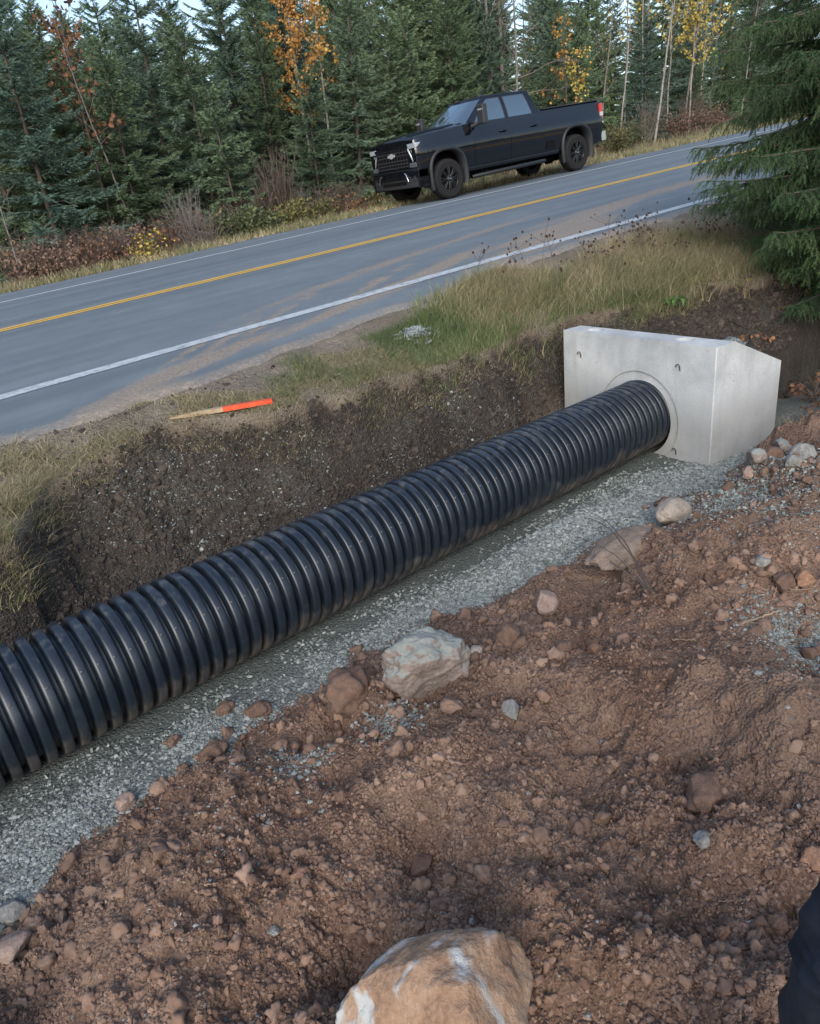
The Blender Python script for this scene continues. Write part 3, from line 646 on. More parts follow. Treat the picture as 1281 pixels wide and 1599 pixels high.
rock(930, 1000, 30, 'orange', 'orange tinted rounded stone in the middle of the red soil', h=.8, sink=.3)
rock(880, 1010, 30, 'brown', 'brown stone between the reddish stone and the orange tinted stone', h=.7, sink=.3)
rock(270, 1165, 26, 'brown', 'little brown clod where the gravel meets the mound top', 'clod', h=.8, sink=.2, rough=.2)
rock(650, 1340, 60, 'brown', 'smooth brown lump pressed into the soil in mid mound', 'clod', h=.4, sink=.3, rough=.08)
rock(470, 1370, 28, 'orange', 'small orange clod in the lower middle of the mound', 'clod', h=.8, sink=.2, rough=.2)
rock(425, 1440, 24, 'grey', 'small bluish grey stone left of the mottled sandstone', h=.6, sink=.2)
rock(1190, 890, 28, 'grey', 'small grey stone above the rounded brown clod', h=.7, sink=.2)
# the mottled sandstone at the photographer's feet
rock(722, 1664, 362, 'sand', 'large mottled orange and white sandstone block nearest the camera', h=.66, dep=.62, rot=-.45, sink=.08, cuts=5, sub=6, rough=.09, seed=5)

# ------------------------------------------------------------------ stake, chain, wrapper
def road_pt(px, py, dz=0):
    d = ray(px, py); t_ = (dz-CAM[2])/(d[2]-G*d[0]); return CAM+t_*d
a, _ = hit(266, 659, True); b, _ = hit(427, 633, True)
a[2] += .010; b[2] += .022
mid = (a+b)/2; L = np.linalg.norm(b-a); stk = empty('survey_stake', mid)
dv = (b-a)/L; stk.rotation_mode = 'QUATERNION'; stk.rotation_quaternion = Vector(dv).to_track_quat('X', 'Z')
tag(stk, 'wooden survey stake with an orange painted end lying on the verge', 'stake')
M_wood = rnd_mat('raw_pine', [(.3, (.30, .22, .14)), (.6, (.42, .33, .22)), (1, (.50, .42, .30))], ns=30, nmix=.9)
M_opaint = rnd_mat('orange_spray_paint', [(.25, (.50, .07, .03)), (.6, (.70, .10, .04)), (1, (.78, .20, .10))], ns=18, nmix=.95, rough=.6)
V = [(-L/2, -.003, -.006), (-L/2, .003, -.006), (-L/2, .003, .002), (-L/2, -.003, .002)]
w_, h_ = .019, .011
for x in (-L/2+.26*L, 0.02*L): V += [(x, -w_, -h_), (x, w_, -h_), (x, w_, h_), (x, -w_, h_)]
F4 = [(0, 3, 2, 1)]+[(4*k+i, 4*k+(i+1) % 4, 4*k+4+(i+1) % 4, 4*k+4+i) for k in range(2) for i in range(4)]
mk('bare_end', V, [F4], M_wood, stk, smooth=False, attrs={'rnd': np.full(12, .5)})
w_ += .0006; h_ += .0006; x0 = .02*L-.001
V = [(x0, -w_, -h_), (x0, w_, -h_), (x0, w_, h_), (x0, -w_, h_), (L/2, -w_, -h_), (L/2, w_, -h_), (L/2, w_, h_), (L/2, -w_, h_)]
mk('painted_end', V, [np.array([(0, 3, 2, 1), (4, 5, 6, 7), (0, 1, 5, 4), (1, 2, 6, 5), (2, 3, 7, 6), (3, 0, 4, 7)])], M_opaint, stk, smooth=False, attrs={'rnd': np.full(8, .5)})
q, _ = hit(648, 524, True); M_chain = simple('galvanised_chain', (.36, .40, .40), .38, .5, .75, .25, 60)
m_ = MB()
lk = np.arange(14)/14*2*PI; LP = np.stack([.020*np.cos(lk)+.008*np.sign(np.cos(lk)), .011*np.sin(lk), 0*lk], 1); LP = np.vstack([LP, LP[:2]])
LV, LF = tubeg(LP, .0032, 6)
for i in range(230):
    r_ = abs(rng.normal(0, .5)); an_ = rng.uniform(0, 2*PI); ex = (.125, .085)
    x = q[0]+math.cos(an_)*r_*ex[0]*1.1+.02; y = q[1]+math.sin(an_)*r_*ex[1]; hh = .038*max(0, 1-r_)
    zz = float(H(np.array([x]), np.array([y]))[0]); R1 = rrot(1)[0] if rng.random() < .5 else flat_rot(1, .5)[0]
    m_.add(LV@R1.T+np.array([x, y, zz+.008+rng.random()*hh]), LF)
tag(m_.build('chain', M_chain), 'heap of grey galvanised chain on the verge near the asphalt edge', 'chain')
rock(669, 537, 22, 'grey', 'flat pale slab of broken stone just right of the chain heap', 'stone_slab', h=.22, dep=.7, rot=.3, sink=0, cuts=9, rough=.03, tilt=.25, sub=3)
rock(622, 530, 22, 'grey', 'flat pale stone at the left end of the chain heap', 'stone_slab', h=.2, dep=.6, rot=.2, sink=0, cuts=9, rough=.03, sub=3)
q, _ = hit(795, 482, True); V, F = ico(3); V = V*(1+.35*n3(V*3, 4)+.25*n3(V*7, 5))[:, None]*np.array([.035, .025, .016])
o = tag(mk('wrapper', V+q+np.array([0, 0, .012]), [F], simple('faded_red_film', (.55, .16, .13), .45, .4, 0, .4, 40)), 'crumpled faded red wrapper on the grass verge', 'litter')
# bits of root and stick
M_root = rnd_mat('pale_root', [(0, (.20, .13, .09)), (1, (.40, .30, .21))], ns=20, nmix=.5, bumps=0)
def stick(pts, r, label, name='root', mat=None, lift=.006, jit=.006):
    P = []
    for px, py, dz in pts: q, _ = hit(px, py, True); P.append(q+np.array([0, 0, dz+lift]))
    P = np.array(P); s = np.linspace(0, len(P)-1, 6*len(P)); Q = np.stack([np.interp(s, range(len(P)), P[:, k]) for k in range(3)], 1); Q += rng.normal(0, jit*.3, Q.shape)
    m_ = MB(); m_.tube(Q, np.linspace(r, r*.45, len(Q)), 6); return tag(m_.build(name, mat or M_root), label, 'root' if name == 'root' else 'stick')
stick([(1155, 984, .0), (1185, 968, .012), (1215, 955, .01)], .0065, 'thick pale root lying on the red soil at the right', lift=.008)
stick([(1050, 988, 0), (1075, 992, .006), (1102, 994, 0)], .0032, 'thin short white root left of the thick pale root')
stick([(1208, 932, .0), (1214, 915, .02), (1240, 928, .03), (1268, 925, .02), (1281, 912, .01)], .0028, 'looping thin root among the clods at the right border')
stick([(812, 1216, 0), (840, 1230, .012), (858, 1246, .008), (862, 1256, 0)], .0022, 'thin curved pale root in mid mound')
stick([(1122, 1398, 0), (1148, 1390, .006), (1172, 1390, 0)], .0018, 'fine pale root above the small orange brown clod')
stick([(844, 1122, 0), (870, 1110, .008)], .002, 'tiny straw coloured stick below the light grey stone', 'stick')
stick([(318, 1382, 0), (340, 1378, .006)], .003, 'short woody bit in the lower left soil', 'stick')
# bare twig bundle springing from the edge of the mound
b0, _ = hit(1020, 932, True); tw = MB()
for px, py, hgt in ((900, 868, .10), (915, 852, .16), (930, 838, .12), (890, 862, .06)):
    e, _ = hit(px, py, True); s = np.linspace(0, 1, 14)[:, None]; e = e+np.array([0, 0, hgt*.5]); Q = b0+(e-b0)*s; Q[:, 2] += hgt*.8*np.sin(PI*s[:, 0]*.8)+.004; Q += rng.normal(0, .0025, Q.shape)
    tw.tube(Q, np.linspace(.0042, .0012, 14), 5)
tag(tw.build('twig_bundle', M_twig), 'bundle of bare brown twigs leaning over the gravel edge', 'twigs')

# ------------------------------------------------------------------ grass and weeds
def blades(name, base, hgt, wid, lean, mat, label, seg=3, droop=.5, cat='grass'):
    n = len(base); a = rng.uniform(0, 2*PI, n); dx, dy = np.cos(a), np.sin(a); h = hgt*rng.uniform(.5, 1.15, n); ln = lean*rng.uniform(.2, 1.4, n)*h
    w = wid*rng.uniform(.6, 1.3, n); V = np.zeros((n, seg*2+1, 3)); b = rng.uniform(0, 2*PI, n)
    for k in range(seg+1):
        s = k/seg; o = ln*s**1.8; zz = h*(s-droop*.35*s*s*ln/h)
        cx_, cy_, cz_ = base[:, 0]+dx*o, base[:, 1]+dy*o, base[:, 2]+zz
        if k == seg: V[:, -1] = np.stack([cx_, cy_, cz_], 1)
        else:
            ww = w*(1-.75*s)/2
            V[:, 2*k] = np.stack([cx_-np.sin(b)*ww, cy_+np.cos(b)*ww, cz_], 1); V[:, 2*k+1] = np.stack([cx_+np.sin(b)*ww, cy_-np.cos(b)*ww, cz_], 1)
    nv = seg*2+1; off = (np.arange(n)*nv)[:, None, None]
    Q = np.array([(2*k, 2*k+1, 2*k+3, 2*k+2) for k in range(seg-1)])[None]+off; T = np.array([[2*seg-2, 2*seg-1, 2*seg]])[None]+off
    r = np.clip(rng.normal(.5, .22, n)+.25*n2(base[:, 0]*2.3, base[:, 1]*2.3, 8), 0, 1)
    o = mk(name, V.reshape(-1, 3), [Q.reshape(-1, 4), T.reshape(-1, 3)], mat, None, True, {'rnd': np.repeat(r, nv)}); return tag(o, label, cat, kind='stuff')
def pick(n, x0, x1, fy0, fy1, dens):
    x = rng.uniform(x0, x1, n*4); y = fy0(x)+rng.random(n*4)*(fy1(x)-fy0(x)); k = rng.random(n*4) < dens(x, y); x, y = x[k][:n], y[k][:n]
    return np.stack([x, y, H(x, y)-.004], 1)
cl_ = lambda x, y, s, f=2.2: sst(-.25, .3, fbm(x, y, f, 3, s))
# tall grass on the crest beside the road, right of the chain
B_ = pick(38000, 2.9, 7.2, lambda x: yB(x)-.06, lambda x: np.minimum(yB(x)+.55+(x-3)*.16, 4.95), lambda x, y: (.25+.75*cl_(x, y, 201))*sst(3.1, 4.5, x)*(.35+.65*sst(0, .3, y-yB(x))))
blades('tall_grass', B_, +.16+.09*sst(4, 6, B_[:, 0])*rng.uniform(.5, 1.2, len(B_)), .0036, .95, M_grass, 'tall dry grass on the road verge above the headwall')
B_ = pick(5500, 2.9, 6.2, lambda x: yB(x)-.03, lambda x: yB(x)+.7, lambda x, y: cl_(x, y, 207)*np.exp(-((x-4.9)/.7)**2-((y-4.3)/.4)**2)+.25*np.exp(-((x-3.6)/.7)**2))
blades('green_tall_grass', B_, .17, .0045, .8, M_ggrass, 'green grass clump among the tall dry grass above the headwall')
# short worn grass along the crest
B_ = pick(36000, -.6, 5.6, lambda x: yB(x)-.08, lambda x: yB(x)+.30+.45*sst(1.0, 3, x), lambda x, y: (.08+cl_(x, y, 211, 2.6)*.75)*sst(.8, .05, y-yB(x))*(.45+.55*sst(1.2, 3.0, x)))
blades('verge_grass', B_, .045, .0032, 1.5, M_grass, 'short flattened dry grass along the top of the cut bank')
B_ = pick(18000, 1.6, 5.4, lambda x: yB(x)-.04, lambda x: yB(x)+.60, lambda x, y: cl_(x, y, 213, 2.4)*(.3+.7*sst(2.2, 3, x)))
blades('green_verge_grass', B_, .07, .0038, 1.1, M_ggrass, 'short green grass along the top of the cut bank')
# thatch spilling over the bank at the left
B_ = pick(15000, -.9, .55, lambda x: yB(x)-.12, lambda x: yB(x)+.75, lambda x, y: (.15+.85*cl_(x, y, 215, 2.8))*sst(.75, .3, y-yB(x))*sst(.45, .1, x))
blades('dry_thatch', B_, .075, .0035, 1.7, M_grass, 'matted pale dry grass hanging over the bank at the left')
# hanging roots and straw on the bank
B_ = pick(3200, -.6, 7, lambda x: yB(x)-.42, lambda x: yB(x)+.0, lambda x, y: .5+0*x)
blades('bank_rootlets', B_, .06, .0022, 2.0, M_grass, 'thin roots and straw sticking out of the dark bank', cat='roots')
# near slope right of the headwall
B_ = pick(4500, 4.75, 7.5, lambda x: 1.8+0*x, lambda x: 2.75+0*x, lambda x, y: cl_(x, y, 217, 2.4))
blades('slope_grass', B_, .13, .004, 1.3, M_grass, 'straw coloured grass on the slope right of the headwall')
# a leafy weed hanging by the headwall
def leafy(name, px, py, n, ln, mat, label, pos=None):
    q = hit(px, py, True)[0] if pos is None else np.array(pos); m_ = MB()
    for i in range(n):
        a = rng.uniform(0, 2*PI); l = ln*rng.uniform(.6, 1.1); s = np.linspace(0, 1, 6); o = l*s; zz = l*(.85*s-1.1*s*s)
        P = q+np.append(rng.normal(0, ln*.35, 2), 0)+np.stack([np.cos(a)*o*.55, np.sin(a)*o*.55, zz*rng.uniform(.3, 1.3)+.02], 1); w = .007*np.sin(PI*(s*.9+.05))*ln/.14; sd = np.array([-math.sin(a), math.cos(a), 0])
        V = np.vstack([P-sd*w[:, None], P+sd*w[:, None]+np.array([0, 0, .003])]); k = np.arange(5); m_.add(V, np.stack([k, k+1, k+7, k+6], 1))
    return tag(m_.build(name, mat), label, 'plant')
leafy('leafy_weed', 1046, 476, 60, .16, M_fern, 'bright green leafy weed hanging over the bank behind the headwall')
leafy('yellow_leaf_weed', 1222, 492, 12, .10, M_yellow, 'small yellow leaved plant on the dark soil at the right')
leafy('yellow_leaf_weed', 1170, 440, 10, .08, M_yellow, 'small yellow leaved plant at the crest below the spruce')
# dried flower stalks
def stalk(x, y, hgt, seed):
    lr = np.random.default_rng(seed); z0 = float(H(np.array([x]), np.array([y]))[0]); root = empty('dried_flower_stalk', (x, y, z0-.01)); m_ = MB(); HD = []
    ln = lr.normal(0, .06, 2); top = np.array([ln[0], ln[1], hgt]); s = np.linspace(0, 1, 6)[:, None]; m_.tube(top*s+np.array([0, 0, 0])+np.array([ln[0], ln[1], 0])*(s*s-s), np.linspace(.003, .0016, 6), 4)
    V0, F0 = ico(1)
    for i in range(lr.integers(4, 8)):
        s0 = lr.uniform(.5, 1.0); p = top*s0; e = p+np.array([lr.normal(0, .06), lr.normal(0, .06), lr.uniform(.04, .12)]); m_.tube([p, (p+e)/2+np.array([0, 0, -.008]), e], [.0016, .0013, .001], 4)
        HD.append(V0*np.array([.008, .008, .009])*lr.uniform(.8, 1.5)+e)
    m_.build('stem', M_twig, root); [mk('seed_head', v_, [F0], M_sh, root, attrs={'rnd': np.full(len(v_), lr.random())}) for v_ in HD]
    return tag(root, 'thin brown dried flower stalk with dark seed heads above the tall grass', 'dried flower', 'dried flower stalks beside the road')
M_sh = rnd_mat('seed_head', [(0, (.035, .022, .018)), (1, (.09, .06, .045))], ns=40, bumps=0)
for i in range(44):
    x = rng.uniform(3.9, 7.0); y = yB(x)+rng.uniform(.15, .80)+.1*(x-4)
    if y < 5.25: stalk(x, y, rng.uniform(.22, .40), i)

# ------------------------------------------------------------------ pickup truck
M_paint = Mat('black_car_paint', .30, .0); M_paint.color((.004, .005, .008)); M_paint.b.inputs['Coat Weight'].default_value = 1; M_paint.b.inputs['Coat Roughness'].default_value = .03; M_paint.b.inputs['Coat IOR'].default_value = 1.6
M_paint.bump(M_paint.noise(3, 2), .03, .01); M_paint = M_paint.m
M_trim = simple('matte_black_plastic', (.028, .030, .033), .55, .4); M_flare = simple('dark_grey_flare', (.016, .018, .021), .5, .4)
M_tyre = simple('tyre_rubber', (.011, .011, .012), .8, .3); M_rim = simple('black_wheel', (.014, .015, .017), .3, .5, .3)
M_glass = simple('tinted_glass', (.15, .205, .235), .03, 1.0, .75, .02, 3, 1.0); M_lens = simple('headlight_lens', (.42, .46, .50), .12, .6, .3, .1, 30, .6)
M_chrome = simple('bright_metal', (.55, .57, .60), .2, .5, .95, .1); M_red = simple('tail_lamp_red', (.42, .02, .025), .15, .5, 0, .15, 25, .6); M_hole = simple('dark_cavity', (.006, .006, .007), .9, .1)
M_badge = simple('polished_badge', (.75, .77, .80), .25, .5, .6, .1)
TR = empty('pickup_truck', (10.20, 14.55, G*10.2), (0, -math.atan(G), 0))
tag(TR, 'black crew cab pickup truck parked on the far road shoulder', 'truck')
WX, HW_ = (1.0, 5.2), 1.02          # hubs, half width; local y=0 is the near side, +y away
def sv(z): return np.interp(z, [.40, .52, .64, .85, 1.05, 1.12, 1.25, 1.40, 1.54], [.90, .955, .985, 1.005, 1.024, 1.020, .985, .950, .925])
def ztop(u): return np.interp(u, [0, .06, .25, .7, 1.3, 1.75, 4.02, 4.06, 6.1, 6.2], [1.34, 1.38, 1.41, 1.44, 1.47, 1.50, 1.50, 1.53, 1.54, 1.52])
def vs(u): return np.interp(u, [0, .05, .15, .35, .7, 5.7, 6.1, 6.2], [.92, .945, .965, .985, 1.0, 1.0, .985, .965])
def zbt(u): return np.interp(u, [0, .3, .6, 5.6, 6.2], [.62, .60, .50, .50, .58])
def ring(u):
    zt, zb = ztop(u), zbt(u); zz_ = np.linspace(zb, 1, 15); k = np.linspace(0, 1, 16); zz_ = zb+(zt-zb)*k
    side = [(sv(z_)*vs(u), z_) for z_ in zz_]; v0 = side[-1][0]; cr = .05 if u < 1.9 else .0
    bulge = lambda v: zt+cr*(1-(v/v0)**2)+(.028*(1 if abs(v) < .46 else 0)*np.interp(u, [0, .15, .3, 1.6, 1.9], [0, .3, 1, 1, 0]))
    top = [(v, bulge(v)) for v in (v0-.03, v0*.86, .56, .47, .45, .25, 0)]
    side[-1] = (side[-1][0], zt-.012)
    bot = [(0, zb), (.5, zb)]
    half = bot+side+top; full = half+[(-v, z_) for v, z_ in half[-2:0:-1]]
    return np.array([(u, HW_-v, z_) for v, z_ in full])
us = np.concatenate([[0, .02, .05, .1, .17, .25, .35, .5, .7], np.arange(.85, 4.0, .16), [4.02, 4.06], np.arange(4.2, 6.1, .16), [6.1, 6.16, 6.2]])
RG = np.stack([ring(u) for u in us]); k = RG.shape[1]; i = np.arange(len(us)-1)[:, None]*k; j = np.arange(k)[None]; j2 = (j+1) % k
Fb = np.stack([i+j, i+j2, i+k+j2, i+k+j], -1).reshape(-1, 4)
V = RG.reshape(-1, 3); bm = bmesh.new(); vv = [bm.verts.new(p) for p in V]
for f in Fb: bm.faces.new([vv[q_] for q_ in f])
bm.faces.new(vv[:k][::-1]); bm.faces.new(vv[-k:]); bmesh.ops.recalc_face_normals(bm, faces=bm.faces)
me = bpy.data.meshes.new('body'); bm.to_mesh(me); bm.free(); me.materials.append(M_paint); me.materials.append(M_hole)
body = bpy.data.objects.new('body', me); COL.objects.link(body)
def cutter(V, F):
    o = mk('cut', V, [np.array(F)], M_hole, smooth=False); o.data.materials.clear(); o.data.materials.append(M_paint); o.data.materials.append(M_hole)
    b_ = bmesh.new(); b_.from_mesh(o.data); bmesh.ops.recalc_face_normals(b_, faces=b_.faces); b_.to_mesh(o.data); b_.free()
    o.data.polygons.foreach_set('material_index', [1]*len(o.data.polygons)); return o
def archr(th): # squarish wheel arch
    c, s = abs(math.cos(th)), abs(math.sin(th)); return .51/((c**2.8+s**2.8)**(1/2.8))*.95+.01
for wx in WX:
    for y0, y1 in ((-.2, .42), (2*HW_-.42, 2*HW_+.2)):
        n_ = 40; th = np.arange(n_)/n_*2*PI; A = np.array([(wx+archr(t_)*math.cos(t_), y0, .50+archr(t_)*math.sin(t_)*1.08) for t_ in th]); Bq = A.copy(); Bq[:, 1] = y1
        V = np.vstack([A, Bq, [[wx, y0, .5], [wx, y1, .5]]]); F = [(q_, (q_+1) % n_, n_+(q_+1) % n_) for q_ in range(n_)]+[(q_, n_+(q_+1) % n_, n_+q_) for q_ in range(n_)]+[(2*n_, (q_+1) % n_, q_) for q_ in range(n_)]+[(2*n_+1, n_+q_, n_+(q_+1) % n_) for q_ in range(n_)]
        bpy.context.view_layer.update(); boolean(body, cutter(V, F))
m_ = MB(); m_.box((5.11, HW_, 1.6), (2.0, 1.62, 1.2)); V = np.concatenate(m_.V); F = np.concatenate(m_.Q); boolean(body, cutter(V, F))
for p in body.data.polygons: p.use_smooth = True
body.parent = TR
try:
    body.data.set_sharp_from_angle(angle=math.radians(35))
except Exception: pass
# cab with windows
cab0 = [(1.66, .925, 1.485), (4.03, .925, 1.49)]; cab1 = [(2.42, .72, 1.985), (3.86, .73, 1.985)]
prof_u = np.array([[1.62, 2.30, 2.50, 3.0, 3.5, 3.82, 4.04]]); 
def cab_ring(t_, off=0):
    """t 0..1 from belt to roof edge"""
    u0 = 1.60+(2.36-1.60)*t_; u1 = 4.05-(.17)*t_; v = .925-.205*t_-.02*math.sin(PI*t_)*-1; z_ = 1.47+.515*t_
    return [(u0+.16*(1-.3*t_), v, z_), (u1-.03, v, z_), (u1, v-.06, z_), (u1, -v+.06, z_), (u1-.03, -v, z_), (u0+.16*(1-.3*t_), -v, z_), (u0+.02, -v*.6, z_), (u0, 0, z_), (u0+.02, v*.6, z_)]
rings = [cab_ring(t_) for t_ in np.linspace(0, 1, 7)]
last = cab_ring(1)
for sc_, dz in ((.955, .030), (.85, .047), (.5, .060)):
    cx0 = 3.15; rings.append([(cx0+(u-cx0)*(1-(1-sc_)*.55), v*sc_, 1.985+dz) for u, v, z_ in last])
V = np.array([(u, HW_-v, z_) for r_ in rings for u, v, z_ in r_]); k = 9; n_ = len(rings)
i = np.arange(n_-1)[:, None]*k; j = np.arange(k)[None]; j2 = (j+1) % k; Fc = np.stack([i+j, i+j2, i+k+j2, i+k+j], -1).reshape(-1, 4)
cab = mk('cab', np.vstack([V]), [Fc, np.array([list(range((n_-1)*k, n_*k))])], M_paint, TR, smooth=True)
try: cab.data.set_sharp_from_angle(angle=math.radians(28))
except Exception: pass
def sidept(u, t_, s=1, off=.004):
    v = .925-.205*t_+.02*math.sin(PI*t_)+off; return (u, HW_-s*v, 1.47+.515*t_+off*.3)
def pane(name, outline, s, parent, mat, off=.004, th=.004):
    """glass following the curved side: rows between the outline's left and right edge"""
    P_ = np.array(outline); n = len(P_); ts = np.unique(np.concatenate([np.linspace(P_[:, 1].min(), P_[:, 1].max(), 9), P_[:, 1]])); rows = []
    for t_ in ts:
        us_ = []
        for q_ in range(n):
            a_, b_ = P_[q_], P_[(q_+1) % n]
            if abs(a_[1]-b_[1]) < 1e-9:
                if abs(a_[1]-t_) < 1e-9: us_ += [a_[0], b_[0]]
            elif min(a_[1], b_[1])-1e-9 <= t_ <= max(a_[1], b_[1])+1e-9: us_.append(a_[0]+(b_[0]-a_[0])*(t_-a_[1])/(b_[1]-a_[1]))
        rows.append((min(us_), max(us_)))
    L_ = [sidept(u0, t_, s, off) for (u0, u1), t_ in zip(rows, ts)]; R_2 = [sidept(u1, t_, s, off) for (u0, u1), t_ in zip(rows, ts)]; m = len(ts)
    L2 = [sidept(u0, t_, s, off-th-.006) for (u0, u1), t_ in zip(rows, ts)]; R2 = [sidept(u1, t_, s, off-th-.006) for (u0, u1), t_ in zip(rows, ts)]
    i = np.arange(m-1); F = np.stack([i, i+m, i+m+1, i+1], 1); F2 = np.stack([i+2*m, i, i+1, i+2*m+1], 1); F3 = np.stack([i+m, i+3*m, i+3*m+1, i+m+1], 1)
    F4_ = np.array([(0, 2*m, 3*m, m), (m-1, 2*m-1, 4*m-1, 3*m-1)]); F = np.concatenate([F, F2, F3, F4_])
    return mk(name, np.array(L_+R_2+L2+R2), [F if s > 0 else F[:, ::-1]], mat, parent, smooth=False)
for s in (1, -1):
    # door skins set 3 mm proud of the body, each with its handle, glass and seal
    for nm, u0, u1, wo, hx_ in (('door', 1.83, 2.94, [(1.96, .03), (2.90, .03), (2.90, .90), (2.52, .90), (2.20, .52)], 2.76), ('door', 2.965, 3.93, [(3.03, .03), (3.77, .03), (3.68, .90), (3.03, .90)], 3.76)):
        uu = np.linspace(u0, u1, 9); zz_ = np.linspace(.60, 1.485, 22); UU, ZZ_ = np.meshgrid(uu, zz_)
        low = np.where(UU > 4.3, 0, 0)
        Vd = np.stack([UU, HW_-s*(sv(ZZ_)+.006), ZZ_], -1).reshape(-1, 3); Vi = Vd.copy(); Vi[:, 1] += s*.016
        ix = np.arange(UU.size).reshape(UU.shape); Fd = np.stack([ix[:-1, :-1], ix[:-1, 1:], ix[1:, 1:], ix[1:, :-1]], -1).reshape(-1, 4)
        edge = list(ix[0, :])+list(ix[1:, -1])+list(ix[-1, -2::-1])+list(ix[-2:0:-1, 0]); m0 = UU.size
        Fe = [(edge[q_], edge[q_]+m0, edge[(q_+1) % len(edge)]+m0, edge[(q_+1) % len(edge)]) for q_ in range(len(edge))]
        if s < 0: Fd = Fd[:, ::-1]
        dr = mk('door', np.vstack([Vd, Vi]), [Fd, np.array(Fe)], M_paint, TR)
        try: dr.data.set_sharp_from_angle(angle=math.radians(40))
        except Exception: pass
        c = np.mean(wo, axis=0); big = [(c[0]+(u-c[0])*1.06, c[1]+(t_-c[1])*1.07) for u, t_ in wo]
        fr = pane('window_seal', big, s, dr, M_trim, .003); pane('window', wo, s, dr, M_glass, .007)
        m_ = MB(); m_.tube([(hx_-.10, HW_-s*1.025, 1.225), (hx_-.06, HW_-s*1.05, 1.23), (hx_+.06, HW_-s*1.05, 1.23), (hx_+.10, HW_-s*1.025, 1.225)], .016, 8); m_.build('handle', M_paint, dr)
    # mirrors
    mr = MB(); y = HW_-s*1.21; mr.box((1.98, y, 1.63), (.15, .24, .40), taper=.92); mo = mr.build('mirror', M_trim, TR, smooth=False); bev(mo, .025, 3)
    m_ = MB(); m_.tube([(1.86, HW_-s*.93, 1.42), (1.92, HW_-s*1.02, 1.44), (1.97, HW_-s*1.13, 1.47)], .042, 8); m_.tube([(1.97, HW_-s*1.12, 1.45), (1.98, HW_-s*1.17, 1.52)], .04, 8); m_.build('mirror_arm', M_trim, mo)
    m_ = MB(); m_.box((1.908, y-s*.005, 1.725), (.008, .13, .032)); m_.box((1.95, y-s*.099, 1.725), (.09, .006, .032)); m_.build('marker_lamp', M_lens, mo, False)
    # wheel arch flares
    for wx in WX:
        m_ = MB(); th = np.linspace(-.42, PI+.42, 44); Vf = []
        for t_ in th:
            r0 = archr(t_); c, s_ = math.cos(t_), math.sin(t_)*1.08; z0 = .50
            for rr, yy in ((r0-.012, .80), (r0-.004, 1.045), (r0+.050, 1.043), (r0+.062, .985)):
                Vf.append((wx+rr*c, HW_-s*yy, z0+rr*s_))
        i = np.arange(43)[:, None]*4; j = np.arange(3)[None]; F = np.stack([i+j, i+j+1, i+j+5, i+j+4], -1).reshape(-1, 4)
        m_.add(np.array(Vf), F); m_.build('fender_flare', M_flare, TR)
    # step bar
    m_ = MB(); m_.tube([(1.72, HW_-s*.95, .37), (1.80, HW_-s*1.03, .375), (3.95, HW_-s*1.03, .40), (4.08, HW_-s*.95, .40)], [.035, .045, .045, .035], 10)
    m_.tube([(2.3, HW_-s*.6, .46), (2.3, HW_-s*1.0, .39)], .02, 6); m_.tube([(3.5, HW_-s*.6, .46), (3.5, HW_-s*1.0, .40)], .02, 6); m_.build('step_bar', M_flare, TR)
    # corner step cut in the bed side
    m_ = MB(); m_.box((4.27, HW_-s*1.004, .73), (.30, .02, .17)); o = m_.build('side_step', M_hole, TR, False)
    # tail lamp
    m_ = MB()
    m_.box((6.15, HW_-s*.955, 1.24), (.12, .06, .44)); tl = m_.build('tail_lamp', M_red, TR, False); bev(tl, .015, 2)
    m_ = MB(); m_.box((6.16, HW_-s*.960, 1.22), (.12, .06, .09)); m_.box((6.16, HW_-s*.960, 1.03), (.12, .06, .04)); m_.build('clear_band', M_lens, tl, False)
    # headlight: upper lens and the strip that runs down from it
    hl = MB(); hl.box((.045, HW_-s*.80, 1.235), (.11, .30, .10)); hl.box((.16, HW_-s*.925, 1.245), (.20, .06, .085)); h_o = hl.build('headlight', M_lens, TR, False); bev(h_o, .012, 2)
    m_ = MB(); P3 = [(.0, HW_-s*.66, 1.18), (-.005, HW_-s*.74, 1.06), (.02, HW_-s*.80, .92), (.06, HW_-s*.88, .90)]; m_.tube(P3, .028, 6)
    m_.tube([(.01, HW_-s*.78, 1.16), (.02, HW_-s*.82, 1.02)], .016, 6); m_.build('running_light', M_lens, h_o)
    m_ = MB(); m_.box((.03, HW_-s*.76, .845), (.10, .32, .10)); o = m_.build('air_inlet_trim', simple('satin_grey', (.13, .14, .16), .3, .5, .4), TR, False); bev(o, .02, 3)
    # fog lamp and tow hook
    m_ = MB(); m_.tube([(-.115, HW_-s*.50, .70), (-.13, HW_-s*.56, .66), (-.125, HW_-s*.62, .52)], .022, 6); m_.build('tow_hook', M_chrome, TR)
    m_ = MB(); m_.box((-.05, HW_-s*.80, .58), (.02, .12, .11)); o = m_.build('fog_lamp', M_trim, TR, False); bev(o, .01, 2)
# grille
m_ = MB(); m_.box((.01, HW_, 1.03), (.10, 1.34, .46)); o = m_.build('grille', M_hole, TR, False); bev(o, .02, 2); gr = o
m_ = MB()
for z_ in (.84, .91, .98, 1.08, 1.15, 1.22): m_.box((-.045, HW_, z_), (.02, 1.30, .022))
for v in np.arange(-.6, .61, .12): m_.box((-.038, HW_+v, 1.02), (.012, .012, .40))
m_.build('grille_bar', M_trim, gr, False)
m_ = MB(); m_.box((-.05, HW_, 1.245), (.03, 1.36, .05)); m_.box((-.05, HW_, .80), (.03, 1.3, .04)); m_.build('grille_frame', M_paint, gr, False)
